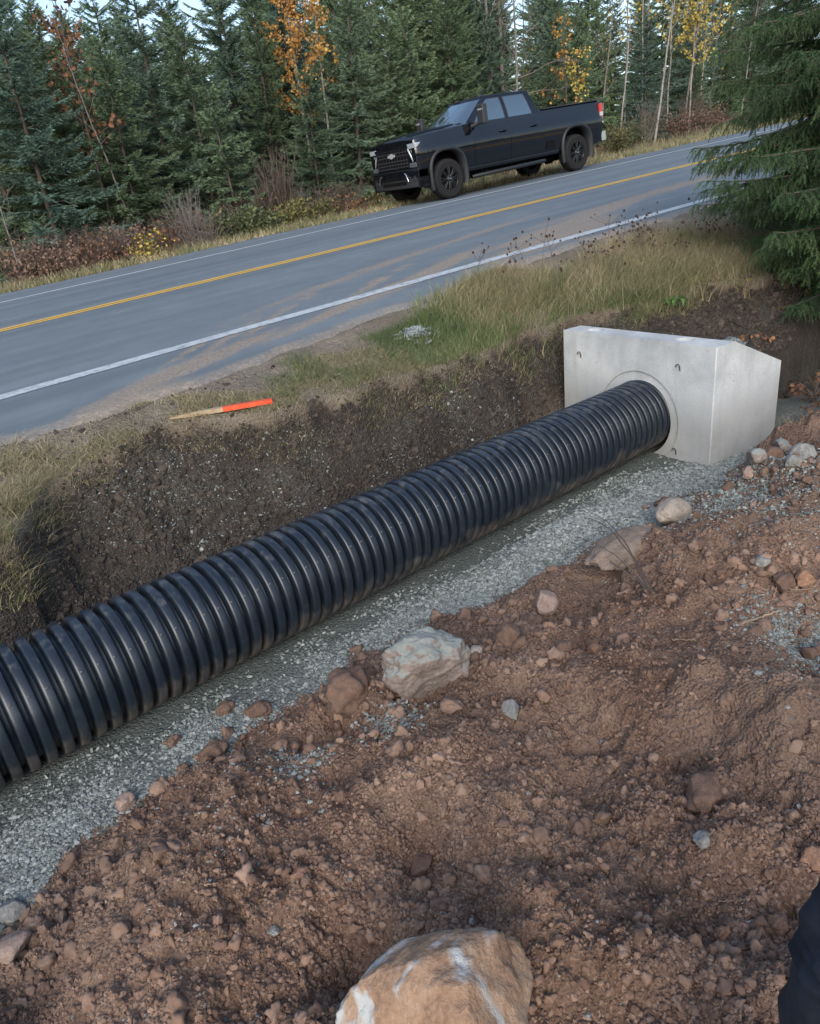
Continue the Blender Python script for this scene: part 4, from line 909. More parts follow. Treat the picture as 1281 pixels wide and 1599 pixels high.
# bow tie shaped badge
pl = [(-.15, -.028), (-.048, -.028), (-.060, -.052), (.060, -.052), (.048, -.028), (.15, -.028), (.17, .028), (.048+.02, .028), (.056+.02, .052), (-.045, .052), (-.052+.02, .028), (-.13, .028)]
n_ = len(pl); V = [(-.062, HW_-a_, 1.10+b_) for a_, b_ in pl]+[(-.045, HW_-a_, 1.10+b_) for a_, b_ in pl]
mk('badge', V, [np.array([list(range(n_))]), np.array([(q_, q_+n_, (q_+1) % n_+n_, (q_+1) % n_) for q_ in range(n_)])], M_badge, gr, False)
# bumpers
def curved_bumper(name, u, zc, hh, dep, mat, bow=.10, half=.985, wrap=.42):
    m_ = MB(); vs_ = np.linspace(-half, half, 25); V = []
    for v in vs_:
        k = abs(v)/half; uo = u+bow*k**3; 
        for du, dz in ((0, -hh/2), (-.02, -hh/2+.03), (-.02, hh/2-.03), (0, hh/2), (dep, hh/2), (dep, -hh/2)): V.append((uo+du if du <= 0 else uo+du, HW_+v, zc+dz))
    i = np.arange(24)[:, None]*6; j = np.arange(6)[None]; j2 = (j+1) % 6; F = np.stack([i+j, i+j2, i+6+j2, i+6+j], -1).reshape(-1, 4)
    m_.add(np.array(V), F); m_.add(np.array(V[:6]), [(0, 1, 2, 3), (0, 3, 4, 5)]); m_.add(np.array(V[-6:]), [(3, 2, 1, 0), (5, 4, 3, 0)]); return m_.build(name, mat, TR, False)
fb = curved_bumper('front_bumper', -.10, .67, .17, .40, M_paint); curved_bumper('lower_valance', -.07, .49, .21, .38, M_trim, half=.95)
m_ = MB(); m_.box((-.118, HW_, .60), (.02, 1.1, .035)); m_.box((-.10, HW_, .50), (.02, 1.0, .07)); m_.build('bumper_intake', M_hole, fb, False)
m_ = MB(); vs_ = np.linspace(-.98, .98, 21); m_.tube([(-.12+.10*(abs(v)/.985)**3, HW_+v, .762) for v in vs_], .010, 5); m_.build('bumper_edge', M_flare, fb)
# side wrap of the front bumper
for s in (1, -1):
    m_ = MB(); m_.box((.19, HW_-s*.955, .56), (.46, .06, .40)); o = m_.build('bumper_corner', M_paint, fb, False); bev(o, .03, 3)
rb = curved_bumper('rear_bumper', 6.22, .70, .22, .14, M_chrome, bow=-.05, half=.97)
m_ = MB(); m_.box((5.11, .09, 1.545), (2.06, .12, .022)); m_.box((5.11, 2*HW_-.09, 1.545), (2.06, .12, .022)); m_.build('bed_rail_cap', M_trim, TR, False)
m_ = MB(); m_.box((3.1, HW_, .42), (4.6, .8, .20)); m_.tube([(5.2, .2, .42), (5.2, 1.84, .42)], .07, 8); m_.tube([(5.2, HW_-.01, .42), (5.2, HW_+.13, .42)], .17, 10); m_.tube([(1.0, .2, .40), (1.0, 1.84, .40)], .05, 8); m_.build('chassis', M_hole, TR, False)
# glass in front and behind
def quadpane(name, c, n_, th, mat, parent=TR):
    c = np.array(c, float); nn = np.array(n_, float); nn /= np.linalg.norm(nn); V = np.vstack([c+nn*th, c-nn*.004]); F = np.array([(0, 1, 2, 3), (0, 4, 5, 1), (1, 5, 6, 2), (2, 6, 7, 3), (3, 7, 4, 0)]); return mk(name, V, [F], mat, parent, False)
for sg in (1, -1):
    a0, a1 = np.array((1.62, .0, 1.50)), np.array((1.77, .87, 1.50)); b0_, b1_ = np.array((2.31, 0, 1.945)), np.array((2.42, .68, 1.945))
wv = []; 
ws = np.linspace(-1, 1, 11)
for t_ in (.05, .93):
    for w_ in ws:
        r_ = cab_ring(t_); vmax = r_[0][1]; v = w_*vmax*.93; a_ = abs(v); um = np.interp(a_, [0, vmax*.6, vmax], [r_[7][0], r_[8][0], r_[0][0]]); wv.append((um-.012, HW_-v, r_[0][2]+.008))
i = np.arange(10); mk('windshield', wv, [np.stack([i, i+1, i+12, i+11], 1)], M_glass, TR, True)
m_ = MB()
for w0_, w1_ in ((-.7, -.05), (.1, .75)): m_.tube([(1.60+abs(w0_)*.1, HW_-w0_, 1.515), (1.62+abs(w1_)*.12, HW_-w1_, 1.53)], .010, 5)
m_.build('wiper', M_trim, TR)
quadpane('rear_window', [(4.052, HW_-.6, 1.56), (4.052, HW_+.6, 1.56), (3.93, HW_+.55, 1.90), (3.93, HW_-.55, 1.90)], (1, 0, .3), .006, M_glass)
m_ = MB()
for v in (-.45, 0, .45):
    V0, F0 = ico(2); m_.add(V0*np.array([.07, .045, .028])+np.array([2.62, HW_+v, 2.045]), F0)
m_.build('roof_marker_lamp', M_trim, TR)
m_ = MB(); m_.box((.72, HW_-.27, 1.500), (.42, .16, .018)); m_.box((.72, HW_+.27, 1.500), (.42, .16, .018)); m_.build('hood_scoop', M_hole, TR, False)
# the nose ends closer to the wheels
def squash_nose(o):
    for c in o.children:
        if c.type == 'MESH':
            n_ = len(c.data.vertices); co = np.zeros(n_*3, np.float32); c.data.vertices.foreach_get('co', co); co = co.reshape(-1, 3)
            k_ = co[:, 0] < .45; co[k_, 0] = .45-(.45-co[k_, 0])*.62; c.data.vertices.foreach_set('co', co.ravel()); c.data.update()
        squash_nose(c)
squash_nose(TR)
# wheels
def wheel(x, y, s):
    wh = empty('wheel', (x, y, .43)); wh.parent = TR
    pr = [(-.14, .255), (-.135, .30), (-.15, .34), (-.148, .385), (-.128, .415), (-.105, .428), (.105, .428), (.128, .415), (.148, .385), (.15, .34), (.135, .30), (.14, .255)]
    V, F = lathe(pr, 72); an_ = np.arctan2(V[:, 2], V[:, 0]); rr = np.hypot(V[:, 0], V[:, 2]); kk = np.where((rr > .40), 1-.016*((np.floor(an_*72/(2*PI)+.5).astype(int) % 2)), 1); V[:, 0] *= kk; V[:, 2] *= kk
    mk('tyre', V, [F], M_tyre, wh, True)
    m_ = MB(); V, F = lathe([(-s*-.125, .258), (-s*.128, .262), (-s*.132, .250), (-s*.120, .238), (-s*-.02, .225), (-s*-.02, .0001)], 48)
    m_.add(V, F if s < 0 else F)
    yf = -s*.105
    for q_ in range(8):
        a0_ = q_/8*2*PI
        for da in (-.13, .13):
            c0 = np.array((math.cos(a0_+da*.4)*.05, yf, math.sin(a0_+da*.4)*.05)); c1 = np.array((math.cos(a0_+da)*.245, yf-s*.012, math.sin(a0_+da)*.245)); m_.tube([c0, (c0+c1)/2-np.array((0, s*.012, 0)), c1], [.020, .016, .015], 6)
    V, F = lathe([(yf+s*.03, .085), (yf-s*.02, .075), (yf-s*.045, .055), (yf-s*.05, .0001)], 24); m_.add(V, F)
    m_.build('rim', M_rim, wh)
    m_ = MB(); 
    for q_ in range(8): a0_ = q_/8*2*PI+.2; m_.box((math.cos(a0_)*.066, yf-s*.036, math.sin(a0_)*.066), (.012, .012, .012))
    m_.box((0, yf-s*.054, 0), (.05, .006, .018)); m_.build('hub_cap', M_chrome, wh, False)
for wx in WX: wheel(wx, .165, 1); wheel(wx, 2*HW_-.165, -1)

# ------------------------------------------------------------------ trees
def spruce_mesh(hgt, seed, wid=.26, dens=1.0, bare=.0):
    lr = np.random.default_rng(seed); tr = MB(); cr = MB()
    bend = lr.normal(0, .02, 2)*hgt; s = np.linspace(0, 1, 12)
    axisf = lambda t_: np.array([bend[0]*t_*t_, bend[1]*t_*t_, hgt*t_])
    tr.tube([axisf(t_) for t_ in s], .006+.014*hgt*(1-s)**.9*.8, 7, .4)
    tv = []; tr_ = []
    nw = int(hgt*4.4); az = 0
    for w_ in range(nw):
        t0 = (w_+.5)/nw
        if t0 < bare: continue
        nb = lr.integers(5, 8)
        for b_ in range(nb):
            t_ = t0+lr.uniform(-.9, .9)/nw; t_ = min(max(t_, .01), .995); az += 2*PI/nb+lr.normal(0, .25); 
            Lb = hgt*wid*(1-t_)**.75*lr.uniform(.55, 1.15)+.12; p0 = axisf(t_); up = .55*t_**1.3+.10-.22*(1-t_)+lr.normal(0, .10)
            n_ = max(4, int(Lb/.10)); k_ = np.linspace(0, 1, n_); d = np.array([math.cos(az), math.sin(az)])
            P = np.stack([p0[0]+d[0]*Lb*k_, p0[1]+d[1]*Lb*k_, p0[2]+Lb*(up*k_-.20*k_**2+.22*k_**4)], 1)
            if Lb > .4: tr.tube(P[::2] if n_ > 6 else P, .004+.008*Lb*(1-np.linspace(0, 1, len(P[::2] if n_ > 6 else P))), 3, .3, cap=False)
            sd = np.array([-d[1], d[0], 0]); fw = np.array([d[0], d[1], up*.6])
            nt = int(Lb*105*dens)+6
            q_ = lr.random(nt)**.75*.97+.03; pp = np.stack([np.interp(q_, k_, P[:, c_]) for c_ in range(3)], 1)
            sg = np.where(lr.random(nt) < .5, -1, 1); lt = (.06+.30*Lb*(1-q_)*.9+.04)*lr.uniform(.5, 1.15, nt); lt = np.minimum(lt, .42)
            dr = sd[None]*sg[:, None]*lr.uniform(.5, 1, (nt, 1))+fw[None]*lr.uniform(.5, 1.0, (nt, 1)); dr[:, 2] += lr.uniform(-.50, .30, nt); dr /= np.linalg.norm(dr, axis=1)[:, None]
            br = lr.uniform(.25, .75)
            # each twig: a few needle tufts along it
            for c_ in range(3):
                a_ = pp+dr*(lt*c_/3)[:, None]; e_ = pp+dr*(lt*(c_+1.25)/3)[:, None]+lr.normal(0, .012, (nt, 3)); w2 = np.cross(dr, lr.normal(size=(nt, 3))); w2 /= np.linalg.norm(w2, axis=1)[:, None]+1e-9
                wd = (.017-.003*c_)*lr.uniform(.7, 1.4, nt)
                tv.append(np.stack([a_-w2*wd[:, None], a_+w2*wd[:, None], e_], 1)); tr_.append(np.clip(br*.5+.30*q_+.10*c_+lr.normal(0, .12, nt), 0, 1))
    T_ = np.concatenate(tv).reshape(-1, 3); r_ = np.repeat(np.concatenate(tr_), 3); cr.add(T_, np.arange(len(T_)).reshape(-1, 3)); cr.r = [r_]
    return tr, cr
def place_tree(root, x, y, rz, sc, label=None, cat=None, group=None, dz=-.06):
    root.location = (x, y, float(H(np.array([x]), np.array([y]))[0])+dz); root.rotation_euler = (rng.normal(0, .02), rng.normal(0, .02), rz); root.scale = (sc, sc, sc*rng.uniform(.94, 1.08))
    if label: root['label'] = label
    if group: root['group'] = group
    return root
SP = []
for i, (h, wd, bare) in enumerate(((7.0, .27, .02), (6.2, .31, .02), (8.5, .24, .04), (5.2, .34, .0), (10.0, .22, .06), (3.0, .34, .0))):
    root = empty('spruce_tree'); tag(root, 'x', 'tree'); a_, c_ = spruce_mesh(h, 50+i, wd, 1.0 if h < 9 else .9, bare)
    a_.build('trunk', M_bark, root); c_.build('crown', M_sprB if i in (1,) else M_sprA, root, smooth=False); SP.append([root, h, False])
def spruce(k, x, y, hh, label, group, rz=None):
    pr = SP[k]; o = pr[0] if not pr[2] else dup(pr[0]); pr[2] = True
    return place_tree(o, x, y, rng.uniform(0, 6.28) if rz is None else rz, hh/pr[1], label, 'tree', group)
def atY(px, Yw):     # x of a sight line at depth Yw, near the horizon
    d = ray(px, 262-.118*(px-576)); return d[0]/d[1]*Yw
# front row: (pixel column, depth, height, kind, label)
FR = [(20, 20.6, 7.2, 0, 'dense dark spruce at the far left border of the forest edge'),
      (75, 19.6, 6.6, 1, 'blue green spruce second from the left border'),
      (130, 20.4, 6.0, 0, 'full dark green spruce left of the brown leaved tree'),
      (205, 20.0, 5.2, 3, 'broad low spruce right of the brown leaved tree base'),
      (268, 21.0, 6.9, 1, 'blue green spruce with a pointed top left of the bare grey shrub'),
      (330, 20.4, 5.7, 3, 'bluish spruce behind the bare grey shrub'),
      (362, 19.2, 3.3, 5, 'small bright green young spruce left of the brown bare bush'),
      (430, 21.6, 5.6, 0, 'dark spruce behind the brown bare bush'),
      (494, 19.9, 3.9, 3, 'spruce below the orange leaved birch'),
      (560, 20.8, 5.8, 1, 'spruce right of the orange birch, left of the truck hood'),
      (618, 21.0, 5.2, 0, 'dark spruce directly behind the truck hood'),
      (662, 20.8, 4.9, 3, 'spruce with a visible tip above the truck windshield'),
      (715, 21.4, 6.6, 2, 'tall narrow spruce above the truck cab front'),
      (770, 22.2, 5.0, 1, 'spruce behind the truck cab below the dead grey trunks')]
for px, yy, hh, k_, lab in FR: spruce(k_, atY(px, yy), yy, hh*(.93 if px < 360 else 1.02), lab, None)
GB = 'spruces deep in the forest'; LB = 'dark spruce standing deep in the forest behind the front row'
for yy, st, h0, h1 in ((23.3, 54, 5.0, 7.8), (26.0, 60, 5.5, 8.8), (30, 56, 7, 10.2), (36, 60, 7.5, 11.5), (44, 60, 8.5, 13.5), (54, 52, 10, 16)):
    px = -60+rng.uniform(0, 40)
    while px < 1240:
        gap = px > 800 and yy < 33
        if not (gap and rng.random() < .45):
            spruce(int(rng.choice([0, 1, 2, 2, 4, 4] if yy > 24 else [0, 1, 2, 3, 0, 2])), atY(px, yy), yy+rng.normal(0, .7), rng.uniform(h0, h1)*(.82 if gap or px < 380 else 1), LB, GB)
        px += st*rng.uniform(.6, 1.35)
for i in range(15):  # unseen row, added so the truck's near side reflects dark trees
    spruce(int(rng.choice([0, 2, 3, 1])), -6+i*3.1+rng.normal(0, .6), -13.5+rng.normal(0, 1.2), rng.uniform(4.2, 5.8), 'unseen dark spruce added behind the photographer for the truck paint to reflect', 'unseen spruces added behind the photographer')
for px, yy, hh in ((855, 22.5, 3.4), (900, 24, 4.2), (1085, 24, 2.6), (1130, 25, 4.5), (940, 27, 6)):
    spruce(3 if hh < 4 else 0, atY(px, yy), yy, hh, 'low spruce behind the bed end of the truck' if px == 855 else 'spruce between the pale trunks just right of the truck tail' if px == 900 else 'spruce standing farther back behind the pale trunks right of the truck' if px == 940 else 'short spruce near the bend of the road' if px == 1085 else 'taller spruce at the road bend left of the near spruce', None)

def branching(hgt, seed, lean=(0, 0), nb=14, leaf=0, lsize=.06, start=.35, spread=.35, trunk=.04, twig=2, upw=.7, wig=.02, lmix=1.0):
    """a broadleaf tree: trunk, limbs, twigs; leaves hang as small bent quads"""
    lr = np.random.default_rng(seed); tr = MB(); lf = MB(); s = np.linspace(0, 1, 14); wob = lr.normal(0, wig, (14, 2)).cumsum(0)*hgt*.12
    TP = np.stack([lean[0]*s*hgt+wob[:, 0], lean[1]*s*hgt+wob[:, 1], s*hgt], 1); tr.tube(TP, trunk*(1-.85*s), 7, .5); tips = []
    def limb(p, d, L, r, lev):
        n_ = 6; P = [p]; dd = d.copy()
        for _ in range(n_): dd = dd+lr.normal(0, .16, 3)+np.array([0, 0, .05*upw]); dd /= np.linalg.norm(dd); P.append(P[-1]+dd*L/n_)
        P = np.array(P); tr.tube(P, np.linspace(r, r*.35, len(P)), 4 if lev else 5, .4, cap=False)
        if lev < twig:
            for q_ in range(lr.integers(3, 6)):
                k_ = lr.integers(1, len(P)); nd = dd+lr.normal(0, .55, 3); nd[2] += .2*upw; nd /= np.linalg.norm(nd); limb(P[k_], nd, L*lr.uniform(.35, .6), r*.5, lev+1)
        tips.append(P)
    for b_ in range(nb):
        t_ = start+(1-start)*(b_+.5)/nb; p = np.array([np.interp(t_, s, TP[:, c_]) for c_ in range(3)]); az = b_*2.4+lr.normal(0, .4)
        d = np.array([math.cos(az)*.8, math.sin(az)*.8, upw]); d /= np.linalg.norm(d); limb(p, d, hgt*spread*(1-.6*(t_-start)/(1-start))*lr.uniform(.6, 1.1), trunk*.38*(1-t_*.6), 1)
    if leaf:
        allp = np.concatenate(tips); c = allp[lr.integers(0, len(allp), leaf)]+lr.normal(0, .05, (leaf, 3))
        c = c[c[:, 2] > hgt*.18]; n_ = len(c); a = rrot(n_); sz = lsize*lr.uniform(.6, 1.3, n_)
        q = np.array([(-.5, -.35, 0), (.0, -.5, .08), (.6, 0, 0), (0, .5, .08), (-.5, .3, 0)]); 
        V = np.einsum('nij,vj->nvi', a, q)*sz[:, None, None]+c[:, None]; F = (np.array([[0, 1, 2, 3, 4]])[None]+(np.arange(n_)*5)[:, None, None]).reshape(-1, 5)
        lf.V = [V.reshape(-1, 3)]; lf.r = [np.repeat(np.clip(lr.normal(.5, .25, n_), 0, 1), 5)]; lf.T = []; lf.Q = []; lf.F5 = F
    return tr, lf
def leafmesh(lf, name, mat, parent): return mk(name, lf.V[0], [lf.F5], mat, parent, False, {'rnd': lf.r[0]})
def broad(px, Yw, hgt, label, seed, bark=None, leafm=None, cat='tree', name='birch_tree', **kw):
    x = atY(px, Yw); root = empty(name, (x, Yw, float(H(np.array([x]), np.array([Yw]))[0])-.08)); a_, l_ = branching(hgt, seed, **kw)
    a_.build('trunk' if cat == 'tree' else 'stems', bark or M_birch, root)
    if kw.get('leaf'): leafmesh(l_, 'leaves', leafm, root)
    return tag(root, label, cat)
broad(488, 21.2, 6.3, 'slender birch with bright orange leaves above the spruces', 1, leafm=M_orange, leaf=3200, lsize=.060, start=.38, spread=.20, trunk=.045, nb=18)
broad(520, 21.2, 6.6, 'taller orange leaved birch behind the slender one', 2, leafm=M_orange, leaf=1500, lsize=.062, start=.5, spread=.2, trunk=.045, nb=18)
broad(165, 20.0, 6.2, 'thin tree with brown dead leaves among the left spruces', 3, bark=M_bark, leafm=M_brownl, leaf=700, lsize=.085, start=.35, spread=.2, trunk=.05, nb=18, name='broadleaf_tree')
broad(205, 19.6, 5.2, 'leaning bare grey sapling between the left spruces', 4, bark=M_gbark, start=.5, spread=.22, trunk=.03, nb=9, lean=(-.13, 0), name='bare_tree')
broad(2, 17.9, 3.2, 'bare grey sapling at the left border in the roadside brush', 5, bark=M_gbark, start=.2, spread=.35, trunk=.022, nb=12, name='bare_tree')
broad(775, 22.8, 9, 'dead grey tree trunk behind the truck cab, the leftmost one', 6, bark=M_gbark, start=.3, spread=.13, trunk=.11, nb=16, name='dead_tree')
broad(790, 23.0, 9, 'dead grey tree trunk behind the truck cab, the middle one', 7, bark=M_gbark, start=.3, spread=.20, trunk=.10, nb=16, name='dead_tree')
broad(812, 22.5, 8, 'dead grey tree with long bare limbs reaching right', 8, bark=M_gbark, start=.25, spread=.30, trunk=.07, nb=16, lean=(.03, 0), name='dead_tree', upw=.3)
broad(888, 21.5, 4.6, 'small tree with orange leaves right behind the truck bed', 9, bark=M_bark, leafm=M_orange, leaf=260, lsize=.085, start=.35, spread=.25, trunk=.035, nb=12, name='broadleaf_tree')
broad(905, 21.0, 3.6, 'small tree with sparse yellow leaves above the truck bed', 10, bark=M_bark, leafm=M_yellow, leaf=260, lsize=.085, start=.3, spread=.25, trunk=.03, nb=12, name='broadleaf_tree')
broad(968, 22.5, 6.5, 'leaning thin birch first right of the truck', 11, leaf=90, leafm=M_yellow, lsize=.08, start=.5, spread=.18, trunk=.04, nb=12, lean=(.10, 0))
broad(1000, 24.0, 8, 'straight pale birch second right of the truck', 12, leaf=160, leafm=M_yellow, lsize=.085, start=.5, spread=.16, trunk=.045, nb=14, lean=(.02, 0))
broad(1020, 21.0, 7, 'pale birch leaning right beside the road bend', 13, leaf=120, leafm=M_yellow, lsize=.085, start=.55, spread=.16, trunk=.05, nb=12, lean=(.17, 0))
broad(1040, 26, 8, 'far birch with thin yellow foliage near the bend', 14, leaf=500, leafm=M_yellow, lsize=.10, start=.4, spread=.2, trunk=.05, nb=16, lean=(.02, 0))
broad(1075, 22.5, 6.0, 'yellow leaved birch nearest the big spruce branches', 15, leaf=700, leafm=M_yellow, lsize=.09, start=.4, spread=.24, trunk=.045, nb=16, lean=(.07, 0))
broad(1090, 24.5, 6.5, 'twin stemmed thin birch left of the near spruce', 16, leaf=350, leafm=M_yellow, lsize=.09, start=.45, spread=.22, trunk=.04, nb=14, lean=(.06, 0))
for i in range(13):     # thin bare trunks standing in the wood
    px = rng.uniform(-20, 1180); yy = rng.uniform(25, 36); 
    broad(px, yy, rng.uniform(8, 13), 'thin bare trunk standing among the deep forest spruces', 100+i, bark=M_bark if rng.random() < .6 else M_gbark, start=.3, spread=.12, trunk=rng.uniform(.03, .07), nb=14, lean=(rng.normal(.04, .03), 0), name='bare_tree')['group'] = 'bare trunks deep in the forest'
for i in range(11):
    px = rng.uniform(840, 1180); yy = rng.uniform(23, 32)
    broad(px, yy, rng.uniform(5, 9), 'thin grey trunk in the open wood right of the truck', 140+i, bark=M_gbark if rng.random() < .5 else M_bark, start=.3, spread=.2, trunk=rng.uniform(.025, .06), nb=14, leaf=int(rng.choice([0, 60, 150])), leafm=M_yellow, lsize=.08, lean=(rng.normal(.05, .05), 0), name='bare_tree')['group'] = 'grey trunks in the open wood'

def bush(px, Yw, w, h, label, seed, leafm=None, leaf=600, lsize=.05, ns=26, bark=None, name='bush'):
    lr = np.random.default_rng(seed); x = atY(px, Yw); root = empty(name, (x, Yw, float(H(np.array([x]), np.array([Yw]))[0])-.03)); m_ = MB(); pts = []
    for i in range(ns):
        a = lr.uniform(0, 2*PI); r = lr.uniform(.1, .5)*w; hh = h*lr.uniform(.55, 1.05); s = np.linspace(0, 1, 7)[:, None]
        b0_ = np.array([math.cos(a)*r*.35, math.sin(a)*r*.35, 0]); e = np.array([math.cos(a)*r, math.sin(a)*r, hh]); P = b0_+(e-b0_)*s; P[:, :2] *= (.6+.4*s)
        P += lr.normal(0, .02, P.shape)*h*.6; m_.tube(P, np.linspace(.010, .003, 7)*(.6+.4*h), 4, cap=False); pts.append(P[2:])
        for q_ in range(6):
            k_ = lr.integers(2, 6); e2 = P[k_]+np.array([lr.normal(0, .18)*w*.6, lr.normal(0, .18)*w*.6, lr.uniform(.05, .28)*h]); Q = np.array([P[k_], (P[k_]+e2)/2+lr.normal(0, .012, 3), e2]); m_.tube(Q, [.005*(.5+.5*h), .003, .002], 3, cap=False); pts.append(Q)
    m_.build('stems', bark or M_twig, root)
    if leafm is not None:
        allp = np.concatenate(pts); n_ = leaf; c = allp[lr.integers(0, len(allp), n_)]+lr.normal(0, .05, (n_, 3))*h; a = rrot(n_); sz = lsize*lr.uniform(.6, 1.3, n_)
        q = np.array([(-.5, -.3, 0), (.0, -.45, .08), (.6, 0, 0), (0, .45, .08), (-.5, .25, 0)]); V = np.einsum('nij,vj->nvi', a, q)*sz[:, None, None]+c[:, None]
        V[:, :, 2] = np.maximum(V[:, :, 2], .01); F = (np.arange(5)[None]+(np.arange(n_)*5)[:, None]); mk('leaves', V.reshape(-1, 3), [F], leafm, root, False, {'rnd': np.repeat(np.clip(lr.normal(.5, .25, n_), 0, 1), 5)})
    return tag(root, label, 'bush')
bush(432, 18.6, 1.5, 2.1, 'tall bare dark brown bush between the young spruce and the truck', 1, ns=60, name='bare_bush')
bush(285, 18.2, 1.6, 1.5, 'bare grey twiggy shrub in front of the bluish spruce', 2, ns=40, bark=M_gbark, name='bare_bush')
bush(240, 17.7, 1.2, .9, 'brown twiggy bush left of the bare grey shrub', 3, M_brownl, 300, .05, 30)
for i_, (px_, yy_) in enumerate(((10, 18.6), (60, 18.5), (105, 18.7), (160, 18.3), (258, 18.7), (310, 17.9), (382, 18.7), (480, 18.7), (528, 18.4), (1010, 22), (1080, 22.6))):
    bush(px_, yy_, 1.7, rng.uniform(1.0, 1.5), 'leafless grey brown brush thicket at the foot of the forest', 60+i_, M_brownl, 160, .04, 55, M_gbark if i_ % 2 else M_twig, 'bare_bush')['group'] = 'leafless brush thickets'
bush(30, 18.0, 2.0, 1.1, 'reddish brown brush at the left border', 4, M_redl, 1500, .05, 44)
bush(85, 17.6, 1.7, .8, 'dull red low bush right of the left border brush', 5, M_redl, 1300, .05, 40)
bush(140, 18.0, 1.8, 1.0, 'russet low bush below the full dark spruce', 6, M_brownl, 900, .045, 40)
bush(215, 17.3, 1.3, .75, 'yellow leaved low bush left of the green shrubs', 7, M_yellow, 420, .05, 26)
bush(190, 17.9, 1.2, .9, 'rusty low bush behind the yellow leaved one', 8, M_redl, 700, .05, 28)
bush(345, 18.0, 1.7, .95, 'olive green rounded shrub leftmost of the green roadside shrubs', 9, M_dgreen, 1500, .06, 30)
bush(400, 17.9, 1.5, .8, 'dark green rounded shrub in the middle of the roadside shrubs', 10, M_dgreen, 1400, .06, 30)
bush(450, 17.8, 1.4, .85, 'yellowing shrub right of the dark green roadside shrubs', 11, M_olive, 1100, .06, 28)
bush(490, 18.0, 1.4, .8, 'olive shrub near the brown bare bush, closer to the truck', 12, M_olive, 1000, .06, 28)
bush(540, 17.7, 1.4, .7, 'brownish low bush left of the truck bumper', 13, M_brownl, 600, .05, 28)
bush(572, 17.5, 1.0, .65, 'small tan bush right beside the truck bumper', 14, M_olive, 420, .05, 24)
bush(960, 19.5, 1.8, 1.2, 'olive brown bush directly right of the truck tail', 15, M_olive, 1300, .055, 40)
bush(990, 20.5, 1.8, 1.1, 'brownish bush second right of the truck tail', 16, M_dgreen, 1300, .055, 40)
bush(1060, 21.0, 2.2, 1.0, 'dark reddish brush at the road bend', 17, M_redl, 1000, .055, 40)
bush(1105, 22.0, 2.2, .9, 'dark brush left of the near spruce branches', 18, M_redl, 900, .055, 40)
# roadside dry grass on the far side
xs_ = rng.uniform(-1, 46, 60000); ys_ = 15.85+rng.gamma(1.6, 1.0, 60000)+.25*n2(xs_*1.2, xs_*0, 5); k = (rng.random(60000) < .35+.65*sst(-.3, .3, fbm(xs_, ys_, .9, 3, 230))) & (ys_ < 22); xs_, ys_ = xs_[k], ys_[k]
B_ = np.stack([xs_, ys_, H(xs_, ys_)-.01], 1)
blades('roadside_grass', B_, .14+.30*sst(16.0, 17.2, ys_), .017, .6, M_grass, 'dry straw coloured grass between the far road edge and the forest')
n_ = 16000; xs_ = rng.uniform(-2, 50, n_); ys_ = rng.uniform(16.3, 27, n_); P_ = np.stack([xs_, ys_, H(xs_, ys_)+.02+rng.random(n_)*.08], 1)
tag(scatter('leaf_litter', [(np.array([(-.5, -.35, 0), (.1, -.5, .1), (.6, 0, 0), (0, .5, .1)]), np.array([(0, 1, 2, 3)]))], P_, np.full((n_, 3), .055)*rng.uniform(.6, 1.3, (n_, 1)), M_brownl, flat_rot(n_, .5)), 'fallen brown leaves on the forest floor beyond the road', 'leaves', kind='stuff')

